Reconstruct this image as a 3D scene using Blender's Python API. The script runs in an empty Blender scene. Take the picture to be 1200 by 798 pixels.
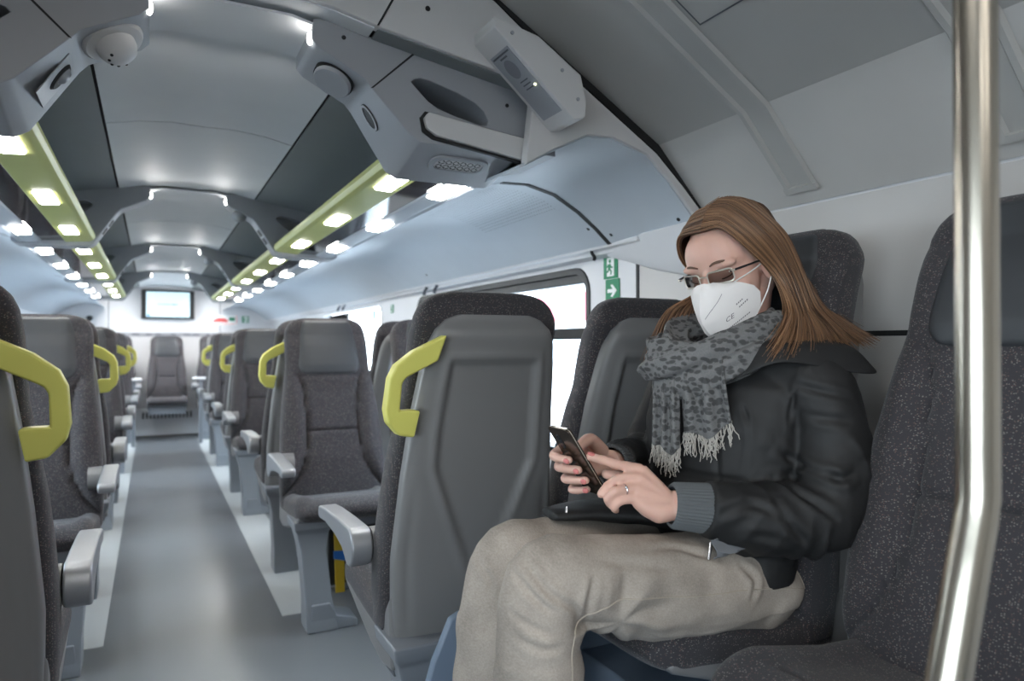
import bpy, bmesh, math, random
import numpy as np
from mathutils import Vector, Matrix, noise as mnoise
from math import sin, cos, pi, radians as R
random.seed(7)
SC = bpy.context.scene
COL = SC.collection
XC = 0.158            # centre line of the coach
# ------------------------------------------------------------------ helpers
class MB:
    def __init__(s): s.v = []; s.f = []
    def add(s, vs, fs):
        o = len(s.v); s.v += [tuple(map(float, p)) for p in vs]; s.f += [tuple(i + o for i in f) for f in fs]; return s
    def loft(s, rings, closed=True, cap0=True, cap1=True):
        n = len(rings[0]); vs = [p for r in rings for p in r]; fs = []
        m = n if closed else n - 1
        for i in range(len(rings) - 1):
            for j in range(m):
                a = i * n + j; b = i * n + (j + 1) % n
                fs.append((a, b, b + n, a + n))
        if closed and cap0: fs.append(tuple(range(n - 1, -1, -1)))
        if closed and cap1: fs.append(tuple(range((len(rings) - 1) * n, len(rings) * n)))
        return s.add(vs, fs)
    def box(s, x0, x1, y0, y1, z0, z1):
        v = [(x, y, z) for x in (x0, x1) for y in (y0, y1) for z in (z0, z1)]
        return s.add(v, [(0, 1, 3, 2), (4, 6, 7, 5), (0, 4, 5, 1), (2, 3, 7, 6), (0, 2, 6, 4), (1, 5, 7, 3)])
    def prism(s, poly, axis, a, b):
        f = {'X': lambda p, q: (q, p[0], p[1]), 'Y': lambda p, q: (p[0], q, p[1]), 'Z': lambda p, q: (p[0], p[1], q)}[axis]
        return s.loft([[f(p, a) for p in poly], [f(p, b) for p in poly]])
    def tube(s, pts, rad, n=8, cap=True, flat=1.0, up=None):
        pts = [Vector(p) for p in pts]; k = len(pts)
        if not hasattr(rad, '__len__'): rad = [rad] * k
        t = [(pts[min(i + 1, k - 1)] - pts[max(i - 1, 0)]).normalized() for i in range(k)]
        a = Vector(up) if up else (Vector((0, 0, 1)) if abs(t[0].z) < .9 else Vector((0, 1, 0)))
        u = (a - t[0] * a.dot(t[0])).normalized(); rings = []
        for i in range(k):
            u = (u - t[i] * u.dot(t[i])).normalized(); w = t[i].cross(u)
            rings.append([pts[i] + (u * cos(2 * pi * j / n) * flat + w * sin(2 * pi * j / n)) * rad[i] for j in range(n)])
        return s.loft(rings, True, cap, cap)
    def ell(s, c, r, nu=20, nv=12, M=None):
        rings = []
        for i in range(1, nv):
            th = pi * i / nv
            ring = [Vector((r[0] * sin(th) * cos(2 * pi * j / nu), r[1] * sin(th) * sin(2 * pi * j / nu), -r[2] * cos(th))) for j in range(nu)]
            rings.append([(M @ p if M else p) + Vector(c) for p in ring])
        n = nu; s.loft(rings, True, False, False)
        for sg, rg, base in ((-1, rings[0], None), (1, rings[-1], None)):
            p = Vector((0, 0, sg * r[2])); p = (M @ p if M else p) + Vector(c)
            vs = [p] + rg
            s.add(vs, [((0, 1 + (j + 1) % n, 1 + j) if sg < 0 else (0, 1 + j, 1 + (j + 1) % n)) for j in range(n)])
        return s
    def build(s, name, mat, parent=None, bevel=0, seg=3, sub=0, sharp=40, wn=False, recalc=True, thick=0):
        me = bpy.data.meshes.new(name); me.from_pydata(s.v, [], s.f)
        bm = bmesh.new(); bm.from_mesh(me)
        bmesh.ops.remove_doubles(bm, verts=bm.verts, dist=1e-6)
        if recalc: bmesh.ops.recalc_face_normals(bm, faces=bm.faces)
        for f in bm.faces: f.smooth = True
        for e in bm.edges:
            if len(e.link_faces) == 2 and e.calc_face_angle(0) > R(sharp): e.smooth = False
        bm.to_mesh(me); bm.free()
        me.materials.append(mat)
        o = bpy.data.objects.new(name, me); COL.objects.link(o)
        if parent: o.parent = parent
        if thick:
            m = o.modifiers.new('s', 'SOLIDIFY'); m.thickness = thick; m.offset = 0
            m = o.modifiers.new('e', 'EDGE_SPLIT'); m.split_angle = R(38); m.use_edge_sharp = True
        if bevel:
            for e in me.edges: e.use_edge_sharp = False
            m = o.modifiers.new('b', 'BEVEL'); m.width = bevel; m.segments = seg; m.limit_method = 'ANGLE'; m.angle_limit = R(28)
            m = o.modifiers.new('w', 'WEIGHTED_NORMAL'); m.keep_sharp = True
        if sub:
            m = o.modifiers.new('d', 'SUBSURF'); m.levels = sub; m.render_levels = sub
        return o
def tag(o, label=None, cat=None, group=None, kind=None):
    if label: o['label'] = label
    if cat: o['category'] = cat
    if group: o['group'] = group
    if kind: o['kind'] = kind
    return o
def empty(name, loc=(0, 0, 0), label=None, cat=None, group=None, rz=0):
    o = bpy.data.objects.new(name, None); COL.objects.link(o); o.location = loc; o.rotation_euler = (0, 0, rz)
    o.empty_display_size = .05
    return tag(o, label, cat, group)
def copy_tree(o, parent=None):
    c = o.copy(); COL.objects.link(c)
    if parent: c.parent = parent
    for ch in list(o.children): copy_tree(ch, c)
    return c
def struct(o): o['kind'] = 'structure'; return o
def lerp(a, b, t): return a + (b - a) * t
def sstep(a, b, x):
    t = min(1, max(0, (x - a) / (b - a))); return t * t * (3 - 2 * t)
def interp(x, xs, ys):
    return float(np.interp(x, xs, ys))
def spline(pts, n):
    """Catmull-Rom through pts, n samples"""
    P = [Vector(p) for p in pts]; P = [P[0] * 2 - P[1]] + P + [P[-1] * 2 - P[-2]]; out = []
    m = len(P) - 3
    for i in range(n):
        t = i / (n - 1) * m; k = min(int(t), m - 1); t -= k
        a, b, c, d = P[k:k + 4]
        out.append(.5 * ((2 * b) + (c - a) * t + (2 * a - 5 * b + 4 * c - d) * t * t + (3 * b - a - 3 * c + d) * t ** 3))
    return out
def rrect(w, h, r, n=5):
    """rounded rectangle outline centred on 0"""
    pts = []
    for cx, cy, a0 in ((w / 2 - r, h / 2 - r, 0), (-w / 2 + r, h / 2 - r, 90), (-w / 2 + r, -h / 2 + r, 180), (w / 2 - r, -h / 2 + r, 270)):
        for i in range(n + 1):
            a = R(a0 + 90 * i / n); pts.append((cx + r * cos(a), cy + r * sin(a)))
    return pts
# ------------------------------------------------------------------ materials
def srgb(r, g, b):
    f = lambda c: (c / 12.92 if c <= .04045 else ((c + .055) / 1.055) ** 2.4)
    return (f(r / 255), f(g / 255), f(b / 255), 1)
class NT:
    def __init__(s, m): s.t = m.node_tree; s.b = s.t.nodes['Principled BSDF']
    def n(s, t, **k):
        x = s.t.nodes.new(t)
        for a, v in k.items():
            if a.startswith('i_'): x.inputs[a[2:].replace('_', ' ')].default_value = v
            else: setattr(x, a, v)
        return x
    def l(s, a, b): s.t.links.new(a, b)
def mat(name, col, rough=.5, metal=0, bump=0, bscale=200, var=0, vscale=8, emit=None, es=0, spec=None, coat=0, rvar=0):
    m = bpy.data.materials.new(name); m.use_nodes = True; t = NT(m); b = t.b
    b.inputs['Base Color'].default_value = col; b.inputs['Roughness'].default_value = rough; b.inputs['Metallic'].default_value = metal
    if spec is not None: b.inputs['Specular IOR Level'].default_value = spec
    if coat: b.inputs['Coat Weight'].default_value = coat; b.inputs['Coat Roughness'].default_value = .15
    if emit: b.inputs['Emission Color'].default_value = emit; b.inputs['Emission Strength'].default_value = es
    tc = t.n('ShaderNodeTexCoord')
    nz = t.n('ShaderNodeTexNoise', i_Scale=vscale, i_Detail=4.0); t.l(tc.outputs['Object'], nz.inputs['Vector'])
    v = var if var else .04
    mr = t.n('ShaderNodeMapRange', i_To_Min=1 - v, i_To_Max=1 + v); t.l(nz.outputs['Fac'], mr.inputs['Value'])
    hs = t.n('ShaderNodeHueSaturation', i_Color=col); t.l(mr.outputs[0], hs.inputs['Value']); t.l(hs.outputs[0], b.inputs['Base Color'])
    if rvar:
        mr2 = t.n('ShaderNodeMapRange', i_To_Min=rough - rvar, i_To_Max=rough + rvar); t.l(nz.outputs['Fac'], mr2.inputs['Value']); t.l(mr2.outputs[0], b.inputs['Roughness'])
    if bump:
        n2 = t.n('ShaderNodeTexNoise', i_Scale=bscale, i_Detail=3.0); t.l(tc.outputs['Object'], n2.inputs['Vector'])
        bp = t.n('ShaderNodeBump', i_Strength=bump, i_Distance=.002); t.l(n2.outputs['Fac'], bp.inputs['Height']); t.l(bp.outputs[0], b.inputs['Normal'])
    return m
def fabric_mat(name, col, speck, speck2, amount=.34):
    m = mat(name, col, .88, bump=0); t = NT(m); b = t.b; b.inputs['Sheen Weight'].default_value = .15
    tc = t.n('ShaderNodeTexCoord')
    def specks(sc, stretch, thr, seed):
        mp = t.n('ShaderNodeMapping'); mp.inputs['Scale'].default_value = (sc * stretch, sc * stretch, sc); mp.inputs['Location'].default_value = (seed, seed * .7, seed * .3)
        t.l(tc.outputs['Object'], mp.inputs['Vector'])
        vo = t.n('ShaderNodeTexVoronoi', i_Scale=1.0, i_Randomness=1.0); t.l(mp.outputs[0], vo.inputs['Vector'])
        lt = t.n('ShaderNodeMath', operation='LESS_THAN'); lt.inputs[1].default_value = thr; t.l(vo.outputs['Distance'], lt.inputs[0])
        sp = t.n('ShaderNodeSeparateColor'); t.l(vo.outputs['Color'], sp.inputs[0])
        gt = t.n('ShaderNodeMath', operation='LESS_THAN'); gt.inputs[1].default_value = amount; t.l(sp.outputs[0], gt.inputs[0])
        mu = t.n('ShaderNodeMath', operation='MULTIPLY'); t.l(lt.outputs[0], mu.inputs[0]); t.l(gt.outputs[0], mu.inputs[1]); return mu
    s1 = specks(430, .6, .33, 0); s2 = specks(400, .65, .30, 5.3)
    base = b.inputs['Base Color'].links[0].from_socket
    m1 = t.n('ShaderNodeMixRGB'); t.l(s1.outputs[0], m1.inputs[0]); t.l(base, m1.inputs[1]); m1.inputs[2].default_value = speck
    m2 = t.n('ShaderNodeMixRGB'); t.l(s2.outputs[0], m2.inputs[0]); t.l(m1.outputs[0], m2.inputs[1]); m2.inputs[2].default_value = speck2
    t.l(m2.outputs[0], b.inputs['Base Color'])
    nz = t.n('ShaderNodeTexNoise', i_Scale=700.0); t.l(tc.outputs['Object'], nz.inputs['Vector'])
    bp = t.n('ShaderNodeBump', i_Strength=.5, i_Distance=.001); t.l(nz.outputs['Fac'], bp.inputs['Height']); t.l(bp.outputs[0], b.inputs['Normal'])
    return m
def glass_mat(name, tint, fac=.12):
    m = bpy.data.materials.new(name); m.use_nodes = True; t = m.node_tree; t.nodes.clear()
    o = t.nodes.new('ShaderNodeOutputMaterial'); tr = t.nodes.new('ShaderNodeBsdfTransparent'); gl = t.nodes.new('ShaderNodeBsdfGlossy'); mx = t.nodes.new('ShaderNodeMixShader')
    tr.inputs[0].default_value = tint; gl.inputs['Roughness'].default_value = .02; lw = t.nodes.new('ShaderNodeLayerWeight'); lw.inputs[0].default_value = fac
    t.links.new(lw.outputs['Fresnel'], mx.inputs[0]); t.links.new(tr.outputs[0], mx.inputs[1]); t.links.new(gl.outputs[0], mx.inputs[2]); t.links.new(mx.outputs[0], o.inputs[0])
    return m
M = {}
M['fabric'] = fabric_mat('seat_fabric', srgb(49, 47, 51), srgb(118, 113, 108), srgb(98, 76, 72))
M['leather'] = mat('seat_leather', srgb(56, 58, 61), .5, bump=.25, bscale=900)
M['shell'] = mat('seat_shell_plastic', srgb(120, 119, 119), .42, bump=.08, bscale=1200)
M['leg'] = mat('seat_leg_paint', srgb(128, 132, 138), .4, bump=.05, bscale=900)
M['alu'] = mat('armrest_aluminium', srgb(154, 156, 160), .40, .5, var=.05)
M['yellow'] = mat('handle_yellow', srgb(222, 217, 112), .45)
M['lime'] = mat('rack_strip_green', srgb(192, 196, 122), .38)
M['floor'] = mat('floor_vinyl', srgb(106, 108, 111), .30, var=.05, vscale=3, rvar=.05)
M['strip'] = mat('floor_strip_pale', srgb(176, 178, 178), .45)
M['ceil'] = mat('ceiling_satin', srgb(218, 220, 222), .6)
M['ceild'] = mat('ceiling_side_shaded', srgb(128, 133, 134), .45)  # side ceiling out of the lamps' reach: its shade is in this grey
M['cove'] = mat('cove_panel', srgb(190, 197, 204), .38)
M['white'] = mat('panel_white', srgb(214, 214, 216), .42)
M['rib'] = mat('rib_grey', srgb(158, 160, 164), .42, bump=.05, bscale=900)
M['rib_light'] = mat('rib_light', srgb(205, 203, 202), .42)
M['vest'] = mat('vestibule_panel_shaded', srgb(176, 174, 170), .45)  # darker than the side panels: shadow on the upper facet painted in
M['vestl'] = mat('vestibule_side', srgb(192, 189, 185), .45)
M['vestw'] = mat('vestibule_wall', srgb(190, 187, 184), .45)
M['dark'] = mat('dark_gap', srgb(26, 27, 28), .6)
M['rubber'] = mat('black_rubber', srgb(22, 23, 25), .45)
M['blackglass'] = mat('rack_glass', srgb(26, 30, 36), .06)
M['glass'] = glass_mat('window_glass', (.94, .97, .98, 1), .03)
M['lamp'] = mat('lamp_glow', (1, 1, 1, 1), .4, emit=(1, .985, .96, 1), es=16)
M['spot'] = mat('spot_glow', (1, 1, 1, 1), .4, emit=(1, .97, .92, 1), es=9)
M['steel'] = mat('pole_steel', srgb(168, 161, 149), .26, 1.0)
M['green'] = mat('sign_green', srgb(16, 128, 84), .5)
M['signwhite'] = mat('sign_white', srgb(238, 240, 238), .5)
M['red'] = mat('sign_red', srgb(222, 92, 92), .5)
M['screen'] = mat('screen_glow', srgb(200, 232, 240), .3, emit=srgb(205, 236, 246), es=.21)
M['text'] = mat('print_grey', srgb(90, 92, 98), .6)
M['panelgrey'] = mat('display_grey', srgb(156, 158, 164), .45)
M['rubber2'] = mat('patch_grey', srgb(128, 130, 136), .6)
M['led'] = mat('led_glow', (1, 1, .6, 1), .4, emit=(1, 1, .55, 1), es=6)
M['tape'] = mat('strap_yellow', srgb(214, 178, 42), .5)
M['blue'] = mat('tag_blue', srgb(40, 110, 190), .5)
M['podium'] = mat('podium_reflect_blue', srgb(116, 130, 148), .4)  # blue comes from the window reflection, put into the base colour
M['lamp_v'] = mat('lamp_vestibule_added', (1, 1, 1, 1), .4, emit=(1, .975, .94, 1), es=3.4)
# ------------------------------------------------------------------ coach shell
def plate(outer, holes, axis, a, b):
    """polygon with holes extruded along an axis -> MB"""
    f = {'X': lambda p, q: (q, p[0], p[1]), 'Y': lambda p, q: (p[0], q, p[1]), 'Z': lambda p, q: (p[0], p[1], q)}[axis]
    bm = bmesh.new()
    for loop in [outer] + holes:
        vs = [bm.verts.new(f(p, a)) for p in loop]
        for i in range(len(vs)): bm.edges.new((vs[i], vs[(i + 1) % len(vs)]))
    bmesh.ops.triangle_fill(bm, use_beauty=True, use_dissolve=False, edges=bm.edges[:])
    g = bmesh.ops.extrude_face_region(bm, geom=bm.faces[:])
    d = Vector(f((0, 0), b)) - Vector(f((0, 0), a))
    bmesh.ops.translate(bm, vec=d, verts=[e for e in g['geom'] if isinstance(e, bmesh.types.BMVert)])
    bm.verts.index_update(); mb = MB(); mb.v = [tuple(v.co) for v in bm.verts]; mb.f = [tuple(v.index for v in fc.verts) for fc in bm.faces]; bm.free()
    return mb
def sweepY(prof, y0, y1, ny=2):
    return MB().loft([[(x, lerp(y0, y1, i / (ny - 1)), z) for x, z in prof] for i in range(ny)], closed=False)
def sym(prof):
    """half profile (offset from centre, z) -> full profile left to right in world x"""
    return [(XC - x, z) for x, z in reversed(prof)] + [(XC + x, z) for x, z in prof if x > 0]
YP, YE, YB = 1.565, 9.9, -2.3     # portal, end wall, rear wall
HW = 1.292
FL = MB().box(XC - 1.4, XC + 1.4, YB - .05, YE + .05, -.06, 0)
struct(FL.build('floor', M['floor']))
for sd, nm in ((1, 'right'), (-1, 'left')):
    xs = sorted((XC + sd * .315, XC + sd * .50))
    struct(MB().box(xs[0], xs[1], 2.98, 9.3, 0, .003).build('trim_%d' % (1 if sd > 0 else 2), M['strip'], bevel=.001))
# raised floor under the sideways seats
struct(MB().box(.44, XC + HW, -2.2, 1.36, 0, .2).build('floor_platform', M['podium'], bevel=.006))
struct(MB().prism([(.44, .0), (.44, .2), (.515, .448), (.553, .530), (.575, .540), (1.40, .540), (1.40, .0)], 'Y', 1.362, 1.385).build('trim_11', M['podium'], bevel=.004))
# ---- walls with windows
def wall(nm, sd, wins):
    x0 = XC + sd * HW; x1 = x0 + sd * .07
    outer = [(YB, 0), (YE, 0), (YE, 1.56), (YB, 1.56)]
    holes = [[((a + b) / 2 + p, (c + d) / 2 + q) for p, q in rrect(b - a, d - c, .10)] for a, b, c, d in wins]
    return struct(plate(outer, holes, 'X', x0, x1).build(nm, M['white']))
WR = [(2.20, 4.12, .66, 1.395), (4.86, 6.80, .66, 1.395), (7.35, 9.25, .66, 1.395)]
WL = [(-1.75, -.85, .55, 1.42), (-.75, .35, .70, 1.42), (2.20, 4.12, .66, 1.395), (4.86, 6.80, .66, 1.395), (7.35, 9.25, .66, 1.395)]
wall('wall_right', 1, WR); wall('wall_left', -1, WL)
kw = 0
for sd, ws in ((1, WR), (-1, WL)):
    for a, b, c, d in ws:
        kw += 1
        x = XC + sd * HW; cy, cz = (a + b) / 2, (c + d) / 2
        o1 = [(cy + p, cz + q) for p, q in rrect(b - a - .002, d - c - .002, .10)]
        fw = .055 if a < 2.5 else .026
        o2 = [(cy + p, cz + q) for p, q in rrect(b - a - fw, d - c - fw, .075)]
        fr = struct(plate(o1, [o2], 'X', x - sd * .006, x + sd * .06).build('window_%d' % kw, M['rubber'] if a < 2.5 else M['white'], bevel=.003))
        MB().box(*sorted((x + sd * .034, x + sd * .040)), a + .02, b - .02, c + .02, d - .02).build('window_pane', M['glass'], fr)
        if c > .6 and a < 2.5:
            MB().box(*sorted((x + sd * .012, x + sd * .05)), a + .022, b - .022, 1.12, 1.165).build('vent_bar', M['rubber'], fr, bevel=.004)
            MB().box(*sorted((x + sd * .012, x + sd * .05)), a + .022, b - .022, 1.335, 1.372).build('vent_rail', M['rubber'], fr, bevel=.004)
# ---- saloon lining
prof_c = [(0, 1.85), (.10, 1.852), (.2, 1.842), (.292, 1.822)]
for a, b, i in ((YP, 2.62, 1), (2.628, 4.72, 2), (4.728, 6.80, 3), (6.808, 8.90, 4), (8.908, YE, 5)):
    struct(sweepY(sym(prof_c), a, b).build('ceiling_panel' if i == 1 else 'ceiling_panel.%03d' % (i - 1), M['ceil'], thick=.006))
prof_s = [(.300, 1.820), (.45, 1.795), (.70, 1.755), (.95, 1.69), (1.10, 1.62)]
for sd in (1, -1):
    struct(sweepY([(XC + sd * x, z) for x, z in prof_s], YP, YE).build('ceiling_side', M['ceild'], thick=.006))
    struct(MB().box(*sorted((XC + sd * .286, XC + sd * .306)), YP, YE, 1.832, 1.84).build('ceiling_joint', M['dark']))
    struct(sweepY([(XC + sd * x, z) for x, z in ((0.2, 1.868), (1.1, 1.7))], YP, YE).build('ceiling_backing', M['dark']))
    cove = [(.665, 1.560), (.72, 1.585), (.80, 1.603), (.89, 1.606), (.99, 1.583), (1.08, 1.535), (1.15, 1.485), (1.205, 1.438)]
    flare = [(.665, 1.548), (.76, 1.602), (.86, 1.651), (.94, 1.655), (1.054, 1.623), (1.13, 1.560), (1.185, 1.505), (1.232, 1.456)]
    cs = [[(XC + sd * x, y, z) for x, z in pr] for pr, y in ((cove, 1.93), (cove, 9.0))]
    MBc = MB(); rr = []
    for y in (1.955, 4.42, 4.425, 6.9, 6.905, YE): rr.append([(XC + sd * x, y, z) for x, z in cove])
    struct(MBc.loft(rr, closed=False).build('ceiling_cove', M['cove'], thick=.008))
    rr = []
    for k in range(6):
        t = k / 5; w = sstep(0, 1, t)
        rr.append([(XC + sd * lerp(p[0], q[0], w), lerp(YP, 1.945, t), lerp(p[1], q[1], w)) for p, q in zip(flare, cove)])
    struct(MB().loft(rr, closed=False).build('ceiling_cove_end', M['cove'], thick=.008))
    rr = [[(XC + sd * x, y, z - .004) for x, z in cove[2:]] for y in (1.938, 1.960)]
    struct(MB().loft(rr, closed=False).build('ceiling_cove_joint', M['dark'], thick=.003))
    # ledge under the cove
    lp = [(1.20, 1.440), (1.205, 1.428), (1.228, 1.424), (1.232, 1.412), (HW + .005, 1.410), (HW + .005, 1.46), (1.24, 1.46)]
    struct(MB().prism([(XC + sd * x, z) for x, z in lp], 'Y', 1.80, YE).build('trim_%d' % (3 if sd > 0 else 4), M['white'], bevel=.003))
    # perforated field of the near cove panel
    if sd > 0:
        mb = MB()
        for iy in range(34):
            for ix in range(20):
                s = .30 + ix * .024; y = 2.03 + iy * .0165
                k = s * 6; j = min(int(k), 6); fr = k - j
                x = lerp(cove[j][0], cove[j + 1][0], fr); z = lerp(cove[j][1], cove[j + 1][1], fr)
                dx, dz = cove[j + 1][0] - cove[j][0], cove[j + 1][1] - cove[j][1]; L = math.hypot(dx, dz); nx, nz = dz / L, -dx / L
                r = .0020; c = Vector((XC + x + nx * .0045, y, z + nz * .0045)); u = Vector((dx / L, 0, dz / L)) * r; w = Vector((0, r, 0))
                mb.add([c - u - w, c + u - w, c + u + w, c - u + w], [(0, 1, 2, 3)])
        struct(mb.build('ceiling_perforation', M['text']))
    # coat hooks
    for yy in (2.07,) if sd > 0 else ():
        h = MB().tube(spline([(XC + 1.213, yy, 1.436), (XC + 1.212, yy, 1.42), (XC + 1.224, yy, 1.405), (XC + 1.220, yy, 1.396)], 8), .006, 8)
        tag(h.build('coat_hook', M['dark']), 'small dark bracket under the ceiling panel above the green exit signs', 'hook')
    for k, yy in enumerate((3.60, 3.76, 5.65, 5.81)):
        if sd > 0:
            h = MB().tube(spline([(XC + 1.222, yy, 1.426), (XC + 1.205, yy - .012, 1.40), (XC + 1.195, yy - .03, 1.385)], 7), [.008] * 4 + [.010] * 3, 8)
            tag(h.build('coat_hook', M['text']), ['grey coat hook above the window behind the nearest seat back, nearer of two', 'grey coat hook above the window behind the nearest seat back, farther of two',
                 'grey coat hook over the bright second window, nearer of two', 'grey coat hook over the bright second window, farther of two'][k], 'hook', 'coat hooks above the windows')
# ---- portal ring between vestibule and saloon
outer = [(0, 2.02), (.31, 2.0), (.588, 1.942), (.73, 1.844), (.886, 1.749), (1.085, 1.628), (1.17, 1.553), (1.262, 1.464)]
for sd in (1, -1):
    inner = [(1.232, 1.456), (1.185, 1.505), (1.13, 1.560), (1.054, 1.623), (.94, 1.655), (.86, 1.651), (.76, 1.602), (.675, 1.552), (.70, 1.755), (.45, 1.795), (.30, 1.820), (.292, 1.822), (.2, 1.842), (.10, 1.852), (0, 1.85)]
    pts = [(XC + sd * x, z) for x, z in outer + inner]
    struct(plate(pts, [], 'Y', YP - .012, YP + .02).build('ceiling_portal', M['rib_light'], bevel=.003))
    # dark joint around the portal
    j = [(XC + sd * (x + .004), z + .004) for x, z in outer]; j2 = [(XC + sd * (x + .022), z + .022) for x, z in outer]
    struct(MB().prism(j + j2[::-1], 'Y', YP - .008, YP + .03).build('ceiling_portal_joint', M['dark']))
    # white wall return under the portal
    rp = [(1.19, 1.448), (1.262, 1.462), (HW + .003, 1.43), (HW + .003, 1.285), (1.262, 1.292), (1.235, 1.325), (1.205, 1.42)]
    if sd > 0:
        struct(MB().loft([[(XC + x, YP - .01, z) for x, z in rp], [(XC + lerp(x, HW + .003, .15), 1.80, z if z > 1.36 else z + .05) for x, z in rp],
                          [(XC + lerp(x, HW + .003, .3), 2.03, max(z, 1.405)) for x, z in rp]]).build('trim_5', M['white'], bevel=.004))
        struct(MB().box(XC + HW - .005, XC + HW + .01, 1.905, 1.918, .3, 1.40).build('wall_joint', M['dark']))
# ---- vestibule lining: two flat facets each side
vp = [(0, 2.045), (.31, 2.02), (.60, 1.955), (.745, 1.868), (.90, 1.775), (1.098, 1.656), (1.185, 1.563), (1.268, 1.474), (1.288, 1.452)]
vs = sym(vp)
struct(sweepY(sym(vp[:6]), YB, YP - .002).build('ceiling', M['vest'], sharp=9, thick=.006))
for sd in (1, -1):
    struct(sweepY([(XC + sd * x, z) for x, z in vp[5:]], YB, YP - .002).build('ceiling_side_panel', M['vestl'], sharp=9, thick=.006))
struct(MB().box(XC + HW - .0025, XC + HW + .002, YB, 1.90, .2, 1.445).build('wall_lining', M['vestw'], bevel=.001))
struct(sweepY([(x, z + .05) for x, z in sym(vp)], YB, YE + .05).build('roof', M['dark'], thick=.01))
for k, yc in enumerate((1.212, .715)):           # pressed channels across the facets
    a, b = yc - .034, yc + .034
    def off(i, d):
        p = Vector((vp[i][0], vp[i][1])); q = Vector((vp[min(i + 1, 8)][0], vp[min(i + 1, 8)][1])); r = Vector((vp[i - 1][0], vp[i - 1][1]))
        t = (q - r).normalized(); n = Vector((t.y, -t.x)); return p + n * d
    path = [Vector((vp[i][0], vp[i][1])) for i in (3, 4, 5, 6)] + [Vector(vp[6]).lerp(Vector(vp[7]), .86)]
    def ringat(p, t, y, nrm): pass
    mb = MB(); rings = []
    sec = [(a - .012, 0.004), (a - .006, .012), (a + .004, .012), (a + .010, .004), (b - .010, .004), (b - .004, .012), (b + .006, .012), (b + .012, 0.004)]
    for i, p in enumerate(path):
        q = path[min(i + 1, len(path) - 1)]; r = path[max(i - 1, 0)]; t = (q - r).normalized(); n = Vector((t.y, -t.x))
        rings.append([(XC + p.x + n.x * h, y, p.y + n.y * h) for y, h in sec])
    mb.loft(rings, closed=False)
    # closing lip at the foot
    p = path[-1]; t = (path[-1] - path[-2]).normalized(); n = Vector((t.y, -t.x))
    pr = [p - t * .006, p + t * .010]
    mb.loft([[(XC + q.x + n.x * h, y, q.y + n.y * h) for q, h in ((pr[0], .004), (pr[0], .012), (pr[1], .012), (pr[1], .004))] for y in (a - .012, b + .012)])
    struct(mb.build('trim_%d' % (6 + k), M['vest'], sharp=60, thick=.002))
struct(MB().box(XC - HW, -.33, .93, .97, 0, 1.92).build('shade_board', M['vest'], bevel=.01))  # unseen board added to keep light off the left seat back
# hatch outline in the upper facet
p0, p1 = Vector((.62, 1.943)), Vector((.885, 1.7845)); t = (p1 - p0).normalized(); n = Vector((t.y, -t.x))
for (s0, s1, y0, y1) in ((0, 1, 1.150, 1.154), (0, 1, .775, .779), (.988, 1, .775, 1.154)):
    q0, q1 = p0.lerp(p1, s0) + n * .006, p0.lerp(p1, s1) + n * .006
    struct(MB().loft([[(XC + q.x, y, q.y) for q in (q0, q1)] for y in (y0, y1)], closed=False).build('ceiling_hatch_line', M['text']))
struct(MB().box(XC + HW - .004, XC + HW + .006, YB, YP, 1.118, 1.130).build('wall_joint', M['dark']))
# rear wall of the vestibule and the far end wall
struct(MB().box(XC - 1.4, XC + 1.4, YB - .06, YB, 0, 2.1).build('wall_back', M['vest']))
struct(MB().box(XC - 1.4, XC + 1.4, YE, YE + .06, 0, 2.1).build('wall_front', M['white']))
struct(MB().box(XC - HW, XC + HW, YE - .012, YE, 1.215, 1.262).build('trim_8', M['panelgrey'], bevel=.002))
for x in (-.47, .79): struct(MB().box(x - .004, x + .004, YE - .004, YE, .3, 1.80).build('wall_front_joint', M['text']))
mb = MB(); rnd = random.Random(3); x = XC - 1.1
while x < XC + 1.15:
    w = rnd.uniform(.02, .09); mb.box(x, x + w, YE - .0145, YE - .011, 1.232, 1.246); x += w + rnd.uniform(.03, .12)
struct(mb.build('trim_9', M['text']))
# plinth below the far seats
pl = MB().box(XC - .75, XC + .75, 9.50, 9.62, .02, .335).build('trim_10', M['white'], bevel=.008); struct(pl)
mb = MB()
for i in range(14): mb.box(XC - .26 + i * .04, XC - .24 + i * .04, 9.496, 9.503, .225, .30)
mb.build('vent_slots', M['dark'], pl)
# ---- things on the end wall
tv = empty('wall_screen', (.183, YE - .05, 1.613), 'flat black framed screen high on the far end wall', 'screen')
MB().prism(rrect(.60, .36, .012), 'Y', -.02, .05).build('bezel', M['rubber'], tv, bevel=.004)
MB().box(-.245, .245, -.024, -.019, -.155, .155).build('display', M['screen'], tv)
mb = MB()
for i, w in enumerate((.012, .02, .018, .022, .016, .026, .02, .018)): mb.box(-.10 + i * .027, -.10 + i * .027 + w, -.0265, -.0235, -.008, .006)
mb.box(-.12, -.108, -.0265, -.0235, -.006, .006); mb.build('screen_text', M['text'], tv)
MB().box(-.235, -.205, -.0265, -.0235, -.148, -.125).build('screen_icon', M['blue'], tv)
sg = empty('pictogram_panel', (.82, YE - .006, 1.43), 'red and white emergency pictogram panel on the far wall right of the screen', 'sign')
MB().prism(rrect(.36, .13, .006), 'Y', -.004, .004).build('board', M['signwhite'], sg)
MB().prism([(-.11, -.03), (.06, -.03), (.07, -.005), (.02, .025), (-.06, .025), (-.11, .0)], 'Y', -.006, -.003).build('red_figure', M['red'], sg)
for xx in (-.17, .165): MB().box(xx, xx + .008, -.006, -.003, -.055, .055).build('red_bar', M['red'], sg)
MB().box(.08, .15, -.006, -.003, -.01, .035).build('green_mark', M['green'], sg)
MB().box(-.11, .15, -.006, -.003, -.055, -.048).build('red_line', M['red'], sg)
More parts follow.
